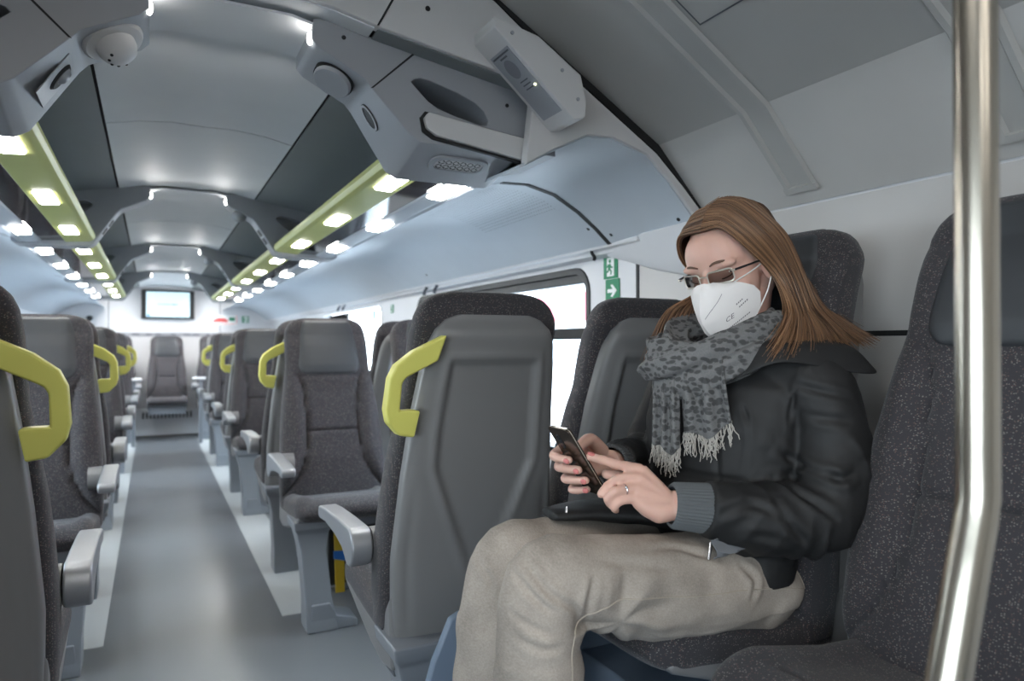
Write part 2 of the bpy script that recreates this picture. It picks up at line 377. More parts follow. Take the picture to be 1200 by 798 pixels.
MAN = [[(-.004, .028), (.004, .028), (.008, .022), (.005, .015), (-.003, .015), (-.007, .021)],
       [(-.012, .010), (.004, .012), (.010, .002), (.020, -.001), (.020, -.006), (.007, -.004), (.003, -.008), (.013, -.018), (.010, -.031), (.004, -.030), (.006, -.020), (-.004, -.011), (-.010, -.020), (-.024, -.021), (-.024, -.015), (-.013, -.014), (-.008, .003), (-.015, -.003), (-.020, -.001), (-.013, .008)]]
def exit_sign(loc, s, label, arrow, axis='X', fl=1):
    t = empty('exit_sign', loc, label, 'sign')
    mk = (lambda poly, d0, d1: plate([(p * s * fl, q * s) for p, q in poly], [], axis, d0, d1))
    mk([(-.045, -.045), (.045, -.045), (.045, .045), (-.045, .045)], -.003, .001).build('sign_board', M['green'], t)
    if arrow:
        mk([(-.030, -.007), (.004, -.007), (-.010, -.022), (.003, -.024), (.030, 0), (.003, .024), (-.010, .022), (.004, .007), (-.030, .007)], -.0045, -.0025).build('arrow', M['signwhite'], t)
    else:
        mk([(-.020, -.036), (.026, -.036), (.026, .036), (-.020, .036)], -.0045, -.0025).build('doorway', M['signwhite'], t)
        for pl_ in MAN: mk(pl_, -.006, -.004).build('running_figure', M['green'], t)
    return t
exit_sign((XC + HW - .001, 2.068, 1.375), .92, 'green exit sign with a white running figure on the pillar by the window', False, fl=-1)
exit_sign((XC + HW - .001, 2.056, 1.290), .92, 'green sign with a white arrow just below the running figure sign', True, fl=-1)
exit_sign((XC + HW - .001, 4.62, 1.345), .62, 'small green exit sign on the farther pillar between two windows', False, fl=-1)
exit_sign((1.10, YE - .004, 1.44), .95, 'green square exit sign on the far end wall beside the red pictogram', False, axis='Y')
t = empty('wall_speaker', (-.67, YE - .01, 1.43), 'small dark round fitting on the far end wall left of the screen', 'fitting')
MB().tube([(0, .01, 0), (0, -.02, 0)], [.035, .03], 16).build('socket', M['dark'], t)
# ------------------------------------------------------------------ ribs, racks, lamps
ribpoly = [(.165, 1.838), (.163, 1.792), (.180, 1.774), (.283, 1.722), (.300, 1.703), (.392, 1.560), (.420, 1.543), (.680, 1.543), (.700, 1.552), (.702, 1.575), (.80, 1.60), (.80, 1.733), (.70, 1.757), (.45, 1.797), (.30, 1.822), (.20, 1.844)]
ribhole = [(.398, 1.733), (.406, 1.741), (.420, 1.746), (.445, 1.744), (.52, 1.725), (.565, 1.708), (.590, 1.690), (.602, 1.668), (.598, 1.656), (.580, 1.654), (.50, 1.670), (.465, 1.680), (.440, 1.694)]
def rib(y, th, sd, near, label):
    t = empty('ceiling_rib', (XC, y, 0), label, 'rib', 'ceiling ribs carrying the luggage racks')
    X = lambda P: [(sd * x, z) for x, z in P]
    mbr = plate(X(ribpoly), [X(ribhole)], 'Y', 0, th)
    if near: mbr.v = [(x, y, z + (.048 if z < 1.56 else .03) * (y < .001 and z < 1.59)) for x, y, z in mbr.v]
    mbr.build('rib_body', M['rib'], t, bevel=.006)
    plate(X([(.38, 1.755), (.62, 1.72), (.62, 1.655), (.42, 1.655)]), [], 'Y', th - .075, th - .065).build('recess_back', M['text'] if near else M['rib'], t)  # near rib: shade of the deep recess painted as a darker back
    e = MB().ell((sd * .163, .02, 1.800), (.007, .013, .015), 12, 8); e.build('spot_lamp', M['spot'], t)
    # slotted end face
    a, b = Vector((.300, 0, 1.703)), Vector((.392, 0, 1.560)); d = (b - a).normalized(); n = Vector((d.z, 0, -d.x)); n = n if n.x < 0 else -n
    def on_face(u, v, h): p = a + d * u + n * h; return (sd * p.x, v, p.z)
    if near:
        ring = lambda cu, cv, ru, rv, h, nn=20: [on_face(cu + ru * cos(2 * pi * i / nn), cv + rv * sin(2 * pi * i / nn), h) for i in range(nn)]
        if sd > 0:
            MB().loft([ring(.045, th / 2, .034, .024, .0), ring(.045, th / 2, .034, .024, .004), ring(.045, th / 2, .029, .019, .004), ring(.045, th / 2, .029, .019, .001)], cap0=False).build('call_button', M['rib'], t)
            MB().loft([ring(.045, th / 2, .036, .026, .0005), ring(.045, th / 2, .036, .026, .002)]).build('button_gap', M['dark'], t)
        else:
            mb = MB(); mb.loft([[on_face(u, v, h) for u, v in ((.015, .05), (.12, .05), (.12, th - .05), (.015, th - .05))] for h in (0, .003)]); mb.build('reading_panel', M['rib'], t, bevel=.003)
            MB().loft([ring(.055, th / 2, .033, .026, .003), ring(.055, th / 2, .028, .021, .008)]).build('light_frame', M['dark'], t)
            MB().loft([ring(.05, th / 2, .022, .018, .006), ring(.05, th / 2, .012, .010, .016), ring(.05, th / 2, .004, .004, .018)]).build('reading_light', M['alu'], t)
        # disc or camera dome under the arm
        c = Vector((sd * .232, th / 2 - .02, 1.742)); dn = Vector((-sd * .45, -.25, -.9)).normalized()
        q = dn.to_track_quat('Z', 'Y').to_matrix()
        rev = lambda prof, nn=28: MB().loft([[c + q @ Vector((r * cos(2 * pi * i / nn), r * sin(2 * pi * i / nn), h)) for i in range(nn)] for r, h in prof])
        if sd > 0:
            rev([(.046, -.02), (.046, .016), (.043, .020)]).build('service_disc', M['rib'], t); rev([(.049, -.02), (.049, .010)]).build('disc_gap', M['dark'], t)
        else:
            rev([(.062, -.03), (.062, .004), (.057, .010), (.040, .012)]).build('dome_base', M['rib_light'], t)
            rev([(.040, .010), (.039, .024), (.033, .038), (.022, .046), (.008, .049)]).build('camera_dome', M['rib_light'], t)
            mb = MB()
            for i in range(5):
                an = R(200 + i * 36); p = c + q @ Vector((.026 * cos(an), .026 * sin(an), .0425)); mb.ell(p, (.0035, .0035, .0035), 8, 6)
            mb.build('lens_hole', M['dark'], t)
        # light rounded cover bar and loudspeaker grille under the rib
        bar = [(.435, 1.660), (.424, 1.645), (.430, 1.622), (.455, 1.607), (.70, 1.573), (.706, 1.576), (.706, 1.626), (.70, 1.630)]
        plate(X(bar), [], 'Y', -.022, .004).build('cover_bar', M['rib_light'], t, bevel=.006)
        plate(X([(x + (-.006 if x < .5 else .004), z + (-.006 if z < 1.63 else .004)) for x, z in bar]), [], 'Y', -.010, .002).build('bar_gap', M['dark'], t)
        o2 = [(sd * (.555 + p), .085 + q_) for p, q_ in rrect(.16, .075, .03)]
        i2 = [(sd * (.555 + p), .085 + q_) for p, q_ in rrect(.13, .05, .02)]
        slope = lambda m: (setattr(m, 'v', [(x, y, z + .0485 * (1 - y / th)) for x, y, z in m.v]), m)[1]
        slope(plate(o2, [i2], 'Z', 1.537, 1.546)).build('speaker_rim', M['rib'], t, bevel=.002)
        slope(plate(i2, [], 'Z', 1.5405, 1.546)).build('speaker_grille', M['rib_light'], t)
        mb = MB()
        for i in range(12):
            for j in range(4):
                cx, cy = .50 + i * .0100, .068 + j * .0115 + (i % 2) * .003
                a1 = R(45 if (i + j) % 2 else -45); r_ = .0052; w_ = .0019
                u = Vector((cos(a1), sin(a1), 0)); w = Vector((-sin(a1), cos(a1), 0)); cc = Vector((sd * cx, cy, 1.5400))
                mb.add([cc - u * r_ - w * w_, cc + u * r_ - w * w_, cc + u * r_ + w * w_, cc - u * r_ + w * w_], [(0, 1, 2, 3)])
        slope(mb).build('grille_holes', M['dark'], t)
        for x, z in ((.235, 1.808), (.655, 1.715)): MB().tube([(sd * x, .002, z), (sd * x, -.002, z)], .005, 10).build('screw', M['dark'], t)
        mb = plate(X([(.299, 1.703), (.304, 1.703), (.412, 1.806), (.405, 1.806)]), [], 'Y', -.0015, .004); mb.build('panel_joint', M['dark'], t)
    else:
        mb = MB()
        for u in (.03, .075):
            mb.loft([[on_face(u + p, v, h) for p, v in ((0, .03), (.035, .03), (.035, th - .03), (0, th - .03))] for h in (0, .002)])
        mb.build('vent_slot', M['dark'], t)
        if sd > 0: MB().ell((sd * .225, .03, 1.737), (.035, .035, .03), 16, 10).build('camera_dome', M['rib'], t)
    return t
RY = [(1.62, .20, True), (3.68, .12, False), (5.77, .12, False), (7.86, .12, False)]
ORD = ['nearest', 'second', 'third', 'farthest']
for k, (y, th, near) in enumerate(RY):
    for sd in (1, -1):
        side = 'window side behind the woman' if sd > 0 else 'opposite side from the woman'
        if near: lab = 'large grey ceiling rib with loudspeaker grille and pale cover bar' if sd > 0 else 'large grey ceiling rib with a white camera dome, cut by the photo corner'
        else: lab = '%s grey ceiling rib from the camera, on the %s of the aisle' % (ORD[k], 'right' if sd > 0 else 'left')
        rib(y, th, sd, near, lab)
    struct(sweepY(sym([(0, 1.836), (.12, 1.836), (.165, 1.826)]), y, y + th).build('ceiling_beam', M['ceil'], thick=.006))
bays = [(1.82, 3.68), (3.80, 5.77), (5.89, 7.86)]
BN = ['nearest', 'middle', 'farthest']
for k, (a, b) in enumerate(bays):
    for sd in (1, -1):
        t = empty('luggage_rack', (XC, a, 1.55), '%s overhead rack strip with pale green edge and lamps, %s of the aisle' % (BN[k], 'right' if sd > 0 else 'left'), 'luggage rack', 'lamp strips under the luggage racks')
        X = lambda P: [(sd * x, z - 1.55) for x, z in P]; L = b - a
        MB().prism(X([(.386, 1.604), (.384, 1.588), (.392, 1.574), (.408, 1.567), (.500, 1.560), (.500, 1.572), (.412, 1.580), (.40, 1.59), (.398, 1.604)]), 'Y', 0, L).build('green_edge', M['lime'], t, bevel=.002)
        MB().prism(X([(.500, 1.566), (.588, 1.562), (.588, 1.570), (.500, 1.574)]), 'Y', 0, L).build('glass_shelf', M['blackglass'], t)
        MB().prism(X([(.588, 1.562), (.592, 1.556), (.640, 1.550), (.655, 1.553), (.668, 1.548), (.672, 1.562), (.668, 1.572), (.588, 1.574)]), 'Y', 0, L).build('lamp_rail', M['cove'], t, bevel=.0015)
        for j in range(3):
            yc = 1.93 + .698 * (3 * k + j) - a + (.01 if j == 0 and k == 0 else 0)
            if j == 0 and k == 0: yc = 1.945 - a
            for nm, xc_, zc, sl in (('lamp', .453, 1.5625, -.006), ('lamp', .616, 1.5515, -.010)):
                rings = []
                for h in (.003, -.0025):
                    rings.append([(sd * (xc_ + p), yc + q, zc - 1.55 + h + sl * p / .09) for p, q in rrect(.050, .205, .010)])
                MB().loft(rings).build('lamp', M['lamp'], t)
# information box on the portal
t = empty('information_box', (0, 0, 0), 'angular white box with a grey status display on the ceiling portal', 'display box')
bp_ = [(.690, 1.846), (.806, 1.822), (.921, 1.751), (.937, 1.690), (.931, 1.647), (.902, 1.640), (.690, 1.822)]
plate(bp_, [], 'Y', 1.437, 1.553).build('casing', M['rib_light'], t, bevel=.004)
a, b = Vector((.690, 0, 1.822)), Vector((.902, 0, 1.640)); d = (b - a); Ld = d.length; d.normalize(); n = Vector((d.z, 0, -d.x)); n = n if n.x < 0 else -n
F3 = lambda u, v, h: a + d * u + n * h + Vector((0, v, 0))
MB().loft([[F3(u, v, h) for u, v in ((.05, 1.450), (.245, 1.450), (.245, 1.538), (.05, 1.538))] for h in (0, .0015)]).build('status_display', M['panelgrey'], t)
mb = MB(); mb.loft([[F3(.10 + .026 * cos(2 * pi * i / 24) * (1.0), 1.494 + .022 * sin(2 * pi * i / 24), h) for i in range(24)] for h in (.001, .0022)]); mb.build('loudspeaker_patch', M['rubber2'], t)
mb = MB()
for i in range(14):
    mb.loft([[F3(u, 1.455 + i * .0056 + v, h) for u, v in ((.056, 0), (.0605, 0), (.0605, .0038), (.056, .0038))] for h in (.001, .0022)])
for i in range(6):
    mb.loft([[F3(u, 1.475 + i * .0056 + v, h) for u, v in ((.065, 0), (.0695, 0), (.0695, .0038), (.065, .0038))] for h in (.001, .0022)])
for i in range(3):
    mb.loft([[F3(.135 + i * .011 + u, 1.470 + v, h) for u, v in ((0, 0), (.003, 0), (.003, .035), (0, .035))] for h in (.001, .0022)])
mb.build('printed_lines', M['text'], t)
MB().ell(F3(.158, 1.462, .002), (.0024, .0024, .0024), 10, 8).build('status_light', M['led'], t)
for x, z in ((.735, 1.815), (.868, 1.752), (.912, 1.690)): MB().tube([(x, 1.438, z), (x, 1.4345, z)], .0045, 10).build('screw', M['panelgrey'], t)
# fixings of the cove panels and the portal lining
for p, n_, lab in (((1.372, 1.616, 1.466), (-.74, -.25, -.63), 'dark screw in the cove panel edge beside the woman\'s hair'), ((1.336, 1.905, 1.459), (-.74, 0, -.67), 'dark screw in the cove panel just before the curved joint'),
                   ((1.299, 1.985, 1.487), (-.74, 0, -.67), 'dark screw in the cove panel just beyond the curved joint'), ((1.312, 3.58, 1.476), (-.74, 0, -.67), 'dark screw in the cove above the first window'),
                   ((.573, 1.553, 1.885), (0, -1, 0), 'dark screw in the ceiling lining above the large rib')):
    p, n_ = Vector(p), Vector(n_).normalized()
    tag(MB().tube([p - n_ * .002, p + n_ * .0015], [.0062, .0062], 14).build('panel_screw', M['dark']), lab, 'screw', 'screws of the ceiling lining')
struct(plate([(.452, 1.822), (.457, 1.822), (.506, 1.915), (.500, 1.915)], [], 'Y', YP - .0135, YP - .010).build('ceiling_portal_line', M['dark']))
# ------------------------------------------------------------------ seats (local: faces +y, origin on the floor below the back)
ZW = [.42, .50, .60, .72, .82, .92, 1.00, 1.08, 1.13, 1.165, 1.19, 1.207, 1.217, 1.221]
WW = [.218, .223, .222, .216, .207, .193, .183, .181, .180, .175, .164, .147, .122, .098]
ZB = [.36, .45, .62, .80, .95, 1.08, 1.16, 1.22]
YBK = [.020, .012, .000, -.030, -.062, -.100, -.128, -.150]     # rear face of the shell
def hw(z): return interp(z, ZW, WW)
def yb(z): return interp(z, ZB, YBK)
def thick_at(z):
    t = interp(z, [.42, .55, .7, .9, 1.0, 1.1, 1.221], [.150, .142, .125, .105, .105, .105, .085])
    if z > 1.15: t *= math.sqrt(max(.05, 1 - ((z - 1.15) / .075) ** 2))
    return t
def seam_x(z):                               # side bolster seam
    return interp(z, [.46, .50, .54, .60, .68, .80, .93, .98], [.222, .192, .160, .130, .112, .110, .120, .140])
def front_off(x, z):
    ax = abs(x); w = hw(z); o = 0
    sx = seam_x(z)
    if z < 1.02:
        o += .026 * sstep(sx - .004, sx + .05, ax) * sstep(1.02, .90, z)
        o -= .015 * math.exp(-((ax - sx) / .006) ** 2) * sstep(1.0, .95, z)
    if ax < sx + .01: o -= .014 * math.exp(-((z - .735) / .006) ** 2) * sstep(sx + .01, sx - .005, ax)
    o += .010 * sstep(.975, 1.02, z) * sstep(1.2, 1.1, z) * sstep(.16, .08, ax)
    o -= .006 * math.exp(-((z - .968) / .006) ** 2) * sstep(.16, .13, ax)
    o += .012 * sstep(.11, .17, ax) * sstep(.96, 1.04, z) * sstep(1.21, 1.12, z)     # wings by the head
    return o
NU = 44
def back_rings(zs):
    rings = []
    for z in zs:
        w = hw(z); t = thick_at(z) / 2; yc = yb(min(z, 1.15)) + .030 + thick_at(min(z, 1.15)) / 2
        ring = []
        for i in range(NU + 1):               # front
            a = pi * i / NU; c = cos(a); s_ = sin(a)
            x = w * math.copysign(abs(c) ** .75, c); y = t * s_ ** .42
            ring.append((x, yc + y + front_off(x, z) * min(1, s_ ** .5 * 1.1), z))
        for i in range(1, 14):                # rear
            a = pi + pi * i / 14; c = cos(a); s_ = -sin(a)
            ring.append((w * math.copysign(abs(c) ** .75, c), yc - t * s_ ** .5, z))
        rings.append(ring)
    return rings
def front_y(x, z):
    t = thick_at(z) / 2; yc = yb(min(z, 1.15)) + .030 + thick_at(min(z, 1.15)) / 2
    c = min(.999, (abs(x) / hw(z)) ** (1 / .75)); s_ = math.sqrt(1 - c * c)
    return yc + t * s_ ** .42 + front_off(x, z) * min(1, s_ ** .5 * 1.1)
zs = list(np.linspace(.43, 1.15, 96)) + list(1.15 + .072 * np.sin(np.linspace(.08, 1.52, 14)))
ME_back = MB().loft(back_rings(zs))
# headrest panel: patch on the front
def patch(pts_grid, lift, back):
    return pts_grid
def headrest():
    n, m = 26, 34; front, rear = [], []
    for j in range(m + 1):
        v = j / m; z = lerp(.972, 1.212, v); r = .05
        hwid = interp(z, [.97, 1.1, 1.16, 1.2, 1.215], [.140, .124, .118, .106, .094])
        if z < .972 + r: hwid -= r - math.sqrt(max(0, r * r - (.972 + r - z) ** 2))
        fr, re = [], []
        for i in range(n + 1):
            u = -1 + 2 * i / n; x = u * hwid
            e = min(1 - abs(u), v * 2.2, (1 - v) * 3); l = .0075 * sstep(0, .10, e) - .001
            y = front_y(x, min(z, 1.214))
            fr.append((x, y + l, z)); re.append((x, y - .012, z))
        front.append(fr); rear.append(re)
    mb = MB(); mb.loft([f + r[::-1] for f, r in zip(front, rear)]); return mb
def shell_w(z): return interp(z, [.345, .37, .42, .60, .80, .95, 1.05, 1.10, 1.135, 1.158, 1.168], [.170, .192, .203, .206, .192, .178, .166, .157, .143, .120, .090])
def shell_rings():
    rings = []
    for z in list(np.linspace(.345, .42, 8)) + list(np.linspace(.43, 1.10, 78)) + list(np.linspace(1.107, 1.168, 12)):
        w = shell_w(z); y0 = yb(z); ring = []; n = 56
        top = sstep(1.10, 1.168, z)
        for i in range(n + 1):
            a = pi * i / n; c = cos(a); s_ = sin(a); x = w * math.copysign(abs(c) ** .8, c)
            d = .052 * s_ ** .35                                  # bulge to the rear
            # panel recess
            lim = interp(z, [.54, .66, .82, .90, 1.055, 1.07], [.02, .066, .126, .124, .112, .108]) - .004
            q = min(lim - abs(x), 1.062 - z)
            rec = .011 * sstep(-.004, .010, q) - .0045 * math.exp(-((q + .012) / .008) ** 2)
            d -= rec * sstep(.45, .62, z)
            d -= .004 * math.exp(-((abs(x) - w * .86 + .0) / .010) ** 2) * sstep(.42, .50, z) * sstep(.80, .70, z)
            ring.append((x, y0 + .045 - d * (1 - .75 * top ** 2) , z))
        for i in range(1, 12):
            a = pi + pi * i / 12; ring.append((w * cos(a) * .98, y0 + .047, z))
        rings.append(ring)
    return rings
def cushion_rings():
    rings = []
    for y in list(np.linspace(.085, .42, 44)) + list(.42 + .075 * np.sin(np.linspace(.06, 1.5, 16))):
        f = max(0, (y - .42) / .0755); sh = math.sqrt(max(.02, 1 - f * f))
        w = .214 - .03 * f ** 3; zt = interp(y, [.08, .25, .40, .5], [.468, .478, .508, .505]); zb_ = interp(y, [.08, .3, .5], [.39, .405, .420])
        zc, hz = (zt + zb_) / 2, (zt - zb_) / 2 * sh
        ring = []; n = 48
        for i in range(n):
            a = 2 * pi * i / n; c, s_ = cos(a), sin(a)
            x = w * math.copysign(abs(c) ** .45, c); z = zc + hz * math.copysign(abs(s_) ** .55, s_)
            if s_ > 0:
                z += (.020 * sstep(.13, .185, abs(x)) - .004 * math.exp(-((abs(x) - .150) / .006) ** 2)) * sstep(.5, .40, y) * s_ ** .4
                z -= .005 * math.exp(-((y - .405) / .007) ** 2) * sstep(.17, .14, abs(x))
            ring.append((x, y, z))
        rings.append(ring)
    return rings
def pan():
    pr = [(.02, .350), (.10, .336), (.20, .352), (.34, .392), (.455, .430), (.472, .445), (.455, .458), (.30, .440), (.10, .45), (.04, .52)]
    return MB().prism(pr, 'X', -.210, .210)
def seat(kind, label, group, aisle=0, leg=None, name='train_seat'):
    """kind 'std'; aisle +-1 = which local side carries armrest and handle"""
    t = empty(name, (0, 0, 0), label, 'seat', group)
    def inst(key, mk, nm, m, **k):
        if key in CACHE: o = bpy.data.objects.new(nm, CACHE[key].data); COL.objects.link(o); o.parent = t; [cp_mod(md, o) for md in CACHE[key].modifiers]; return o
        o = mk().build(nm, m, t, **k); CACHE[key] = o; return o
    inst('back', lambda: ME_back, 'backrest', M['fabric'], sharp=80)
    inst('head', headrest, 'headrest', M['leather'], sharp=60)
    inst('shell', lambda: MB().loft(shell_rings()), 'shell', M['shell'], sharp=70)
    inst('cush', lambda: MB().loft(cushion_rings()), 'seat_cushion', M['fabric'], sharp=80)
    inst('pan', pan, 'seat_pan', M['shell'], bevel=.012)
    if aisle:
        s = aisle
        def hub():
            mb = MB(); 
            mb.tube([(s * .175, .165, .609), (s * .221, .165, .609)], .043, 32); return mb
        inst('hub%d' % s, hub, 'armrest_hub', M['shell'], sharp=50)
        def arm():
            prof = [(.165 + .047 * cos(R(a)), .609 + .047 * sin(R(a))) for a in range(90, 316, 15)] + [(.228, .592), (.30, .606), (.42, .614), (.488, .609), (.504, .613), (.508, .630), (.500, .643), (.42, .650), (.28, .655)]
            return MB().prism(prof, 'X', *sorted((s * .224, s * .276)))
        inst('arm%d' % s, arm, 'armrest', M['alu'], bevel=.006)
        def handle():
            pts = [(.136, 1.122), (.205, 1.088), (.242, 1.058), (.254, 1.030), (.257, .962), (.249, .932), (.222, .903), (.188, .897), (.180, .957), (.196, .959), (.226, .959), (.226, 1.018), (.219, 1.030), (.200, 1.040), (.150, 1.066)]
            mb = plate([(s * x, z) for x, z in pts], [], 'Y', -.018, .020)
            mb.v = [(x, y - .088 - .30 * (z - 1.0) , z) for x, y, z in mb.v]; return mb
        if leg != 'front': inst('hand%d' % s, handle, 'grab_handle', M['yellow'], bevel=.005, seg=3)
        if leg:
            y0 = .30 if leg == 'front' else -.02
            def lg():
                mb = MB(); x = s * .150
                sec = [(.425, .072, -.02, .15), (.395, .070, -.015, .145), (.375, .060, 0, .125), (.30, .048, .01, .115), (.12, .050, .025, .135), (.045, .056, .03, .15), (0, .058, .025, .155)]
                mb.loft([[(x + sx * h - s * .035 * (1 - z / .425), y0 + yy, z) for sx, yy in ((-1, a), (1, a), (1, b), (-1, b))] for z, h, a, b in [(z, h, a, b) for z, h, a, b in sec]][::-1])
                return mb
            inst('leg%d%s' % (s, leg), lg, 'leg', M['leg'], bevel=.006)
            def foot():
                x = s * .115; q = -s
                pr = [(x - q * .05, 0), (x + q * .135, 0), (x + q * .135, .028), (x + q * .115, .040), (x + q * .055, .055), (x + q * .03, .105), (x - q * .04, .105)]
                return MB().prism(pr, 'Y', y0 + .03, y0 + .15)
            inst('foot%d%s' % (s, leg), foot, 'leg_foot', M['leg'], bevel=.005)
            def brk():
                return MB().box(-.19, .19, y0 + .0, y0 + .13, .385, .425) if leg == 'front' else MB().prism([(s * .20, .33), (s * .205, .40), (-s * .1, .42), (-s * .05, .36)], 'Y', .035, .15)
            inst('brk%d%s' % (s, leg), brk, 'seat_bracket', M['text'], bevel=.004)
    elif leg == 'beam':
        inst('wleg', lambda: MB().box(.05, .11, .20, .26, 0, .36), 'leg', M['leg'], bevel=.006)
        inst('beam', lambda: MB().box(-.24, .19, .16, .22, .355, .42), 'wall_beam', M['leg'], bevel=.006)
    return t
CACHE = {}
def cp_mod(md, o):
    n = o.modifiers.new(md.name, md.type)
    for a in ('width', 'segments', 'limit_method', 'angle_limit', 'keep_sharp', 'levels', 'render_levels'):
        if hasattr(md, a): setattr(n, a, getattr(md, a))
ROWN = ['first', 'second', 'third', 'fourth', 'fifth', 'sixth', 'seventh', 'eighth']
PER = 2.09
rows = []
for k in range(4):
    rows.append((1.55 + PER * k - (.10 if k else 0), 0)); rows.append((3.20 + PER * k, 180))
rows[7] = (9.45, 180)
for ri, (y, rz) in enumerate(rows):
    for sd in (1, -1):
        for col in (0, 1):
            x = XC + sd * (.542 if col == 0 else (1.012 if ri == 0 else 1.03))
            local_aisle = (-sd if rz == 0 else sd) if col == 0 else 0
            sidew = 'right' if sd > 0 else 'left'
            look = 'back to the camera' if rz == 0 else 'facing the camera'
            where = ('aisle seat' if col == 0 else 'window seat')
            if ri == 0 and sd > 0: lab = 'grey train seat seen from behind just beyond the woman\'s knees, yellow handle' if col == 0 else 'grey train seat seen from behind, between the woman\'s scarf and the window'
            elif ri == 0 and sd < 0 and col == 0: lab = 'dark seat back cut by the photo\'s left edge, with yellow handle and metal armrest'
            elif ri == 7: lab = 'grey %s by the far end wall, %s of the aisle, facing the camera' % (where, sidew)
            else: lab = 'grey %s in the %s row %s of the aisle, %s' % (where, ROWN[ri], sidew, look)
            ws = ri == 7
            t = seat('std', lab, 'rows of grey train seats', local_aisle, ('front' if rz else 'rear') if col == 0 else 'beam')
            t.location = (x, y, 0); t.rotation_euler = (0, 0, R(rz))
t = seat('std', 'single grey seat at the far end of the aisle below the screen', 'rows of grey train seats', 0, None)
t.location = (XC + .005, 9.50, -.005); t.rotation_euler = (0, 0, R(180))
MB().box(-.2, .2, .05, .35, .30, .42).build('seat_base', M['leg'], t, bevel=.01)
# small white tables beside the far seats
for sd in (1, -1):
    t = empty('side_table', (XC + sd * .335, 8.78, 0), 'small white shelf table near the far end, %s of the single seat' % ('right' if sd > 0 else 'left'), 'table', 'small tables at the far end')
    MB().prism(rrect(.16, .30, .02), 'Z', .715, .735).build('table_top', M['white'], t, bevel=.004)
    MB().box(-.02, .02, -.10, -.06, 0, .715).build('leg', M['leg'], t, bevel=.004)
# yellow strap with a blue tag under the second row seat
t = empty('floor_strap', (.735, 3.10, 0), 'yellow strap with a blue tag hanging under the facing grey seat', 'strap')
MB().prism([(-.02, .02), (.02, .02), (.012, .36), (-.028, .36)], 'Y', -.004, .004).build('webbing', M['tape'], t)
MB().prism([(-.03, .17), (.045, .15), (.05, .19), (.02, .20), (-.03, .205)], 'Y', -.008, -.004).build('tag', M['blue'], t)
# under-seat equipment box
t = empty('equipment_box', (.905, 3.26, 0), 'dark equipment box under the facing grey seats by the window', 'box')
MB().box(-.20, .16, -.06, .10, .02, .33).build('casing', M['dark'], t, bevel=.01)
MB().box(-.22, .18, -.08, .12, 0, .02).build('plinth', M['leg'], t, bevel=.004)
# ---- the two sideways seats on the raised floor
SX = 1.285
def side_seat(y, lab):
    t = seat('std', lab, 'sideways seats along the wall', 0, None, 'train_seat')
    t.location = (SX - .06, y, .122); t.rotation_euler = (0, 0, R(90))
    MB().prism([(-.05, .088), (.395, .088), (.365, .27), (.355, .285), (-.05, .285)], 'X', -.235, .235).build('seat_plinth', M['podium'], t, bevel=.004)
    return t
side_seat(1.128, 'dark speckled seat the woman sits on, its leather headrest behind her hair')
side_seat(.612, 'dark speckled seat behind the steel pole, nearest to the camera')
# steel grab pole in front of the seats
t = empty('grab_pole', (.655, .372, 0), 'vertical brushed steel grab pole close to the camera, bent near its foot', 'pole')
pts = [(0, 0, 2.0), (0, 0, 1.5), (0, 0, 1.0), (0, 0, .965), (-.004, 0, .945), (-.012, 0, .92), (-.06, 0, .76), (-.075, 0, .70), (-.078, 0, .66), (-.078, 0, .2)]
mb = MB().tube(pts, .0175, 32); mb.build('tube', M['steel'], t, sharp=60)
MB().tube([(-.078, 0, .20), (-.078, 0, .215), (-.078, 0, .222)], [.04, .04, .02], 28).build('floor_flange', M['steel'], t)
MB().tube([(0, 0, 1.935), (0, 0, 1.96)], [.035, .035], 24).build('ceiling_flange', M['steel'], t)
# ------------------------------------------------------------------ the seated woman
PR = Vector((.62, 1.06, .2))
def evaluated(mb, voxel, smooth=6, fac=.5):
    me = bpy.data.meshes.new('t'); me.from_pydata(mb.v, [], mb.f)
    bm = bmesh.new(); bm.from_mesh(me); bmesh.ops.recalc_face_normals(bm, faces=bm.faces); bm.to_mesh(me); bm.free()
    o = bpy.data.objects.new('t', me); COL.objects.link(o)
    m = o.modifiers.new('r', 'REMESH'); m.mode = 'VOXEL'; m.voxel_size = voxel; m.adaptivity = 0
    if smooth: m = o.modifiers.new('s', 'SMOOTH'); m.factor = fac; m.iterations = smooth
    bpy.context.view_layer.update(); dg = bpy.context.evaluated_depsgraph_get()
    r = bpy.data.meshes.new_from_object(o.evaluated_get(dg), depsgraph=dg)
    bpy.data.objects.remove(o); bpy.data.meshes.remove(me); return r
def disp(me, fn):
    n = len(me.vertices); co = np.empty(n * 3); no = np.empty(n * 3)
    me.vertices.foreach_get('co', co); me.vertex_normals.foreach_get('vector', no)
    co = co.reshape(-1, 3); no = no.reshape(-1, 3)
    d = fn(co, no)
    co = co + (no * d[:, None] if d.ndim == 1 else d)
    me.vertices.foreach_set('co', co.ravel()); me.update()
def arc_on(P, co):
    best = np.full(len(co), 9.0); tt = np.zeros(len(co)); L = 0
    for i in range(len(P) - 1):
        a = np.array(P[i]); b = np.array(P[i + 1]); ab = b - a; l = np.linalg.norm(ab)
        t = np.clip(((co - a) @ ab) / (l * l), 0, 1); d = np.linalg.norm(co - (a + t[:, None] * ab), axis=1)
        m = d < best; best[m] = d[m]; tt[m] = L + t[m] * l; L += l
    return tt, best
def vnoise(P, sc):
    P = np.asarray(P) * np.asarray(sc); return np.array([mnoise.noise(Vector(p)) for p in P])
def part(me, name, m, parent):
    me.name = name; me.materials.clear(); me.materials.append(m)
    me.polygons.foreach_set('use_smooth', [True] * len(me.polygons))
    o = bpy.data.objects.new(name, me); COL.objects.link(o)
    o.parent = parent; o.location = (-PR if parent is PERSON else Vector((0, 0, 0))); return o
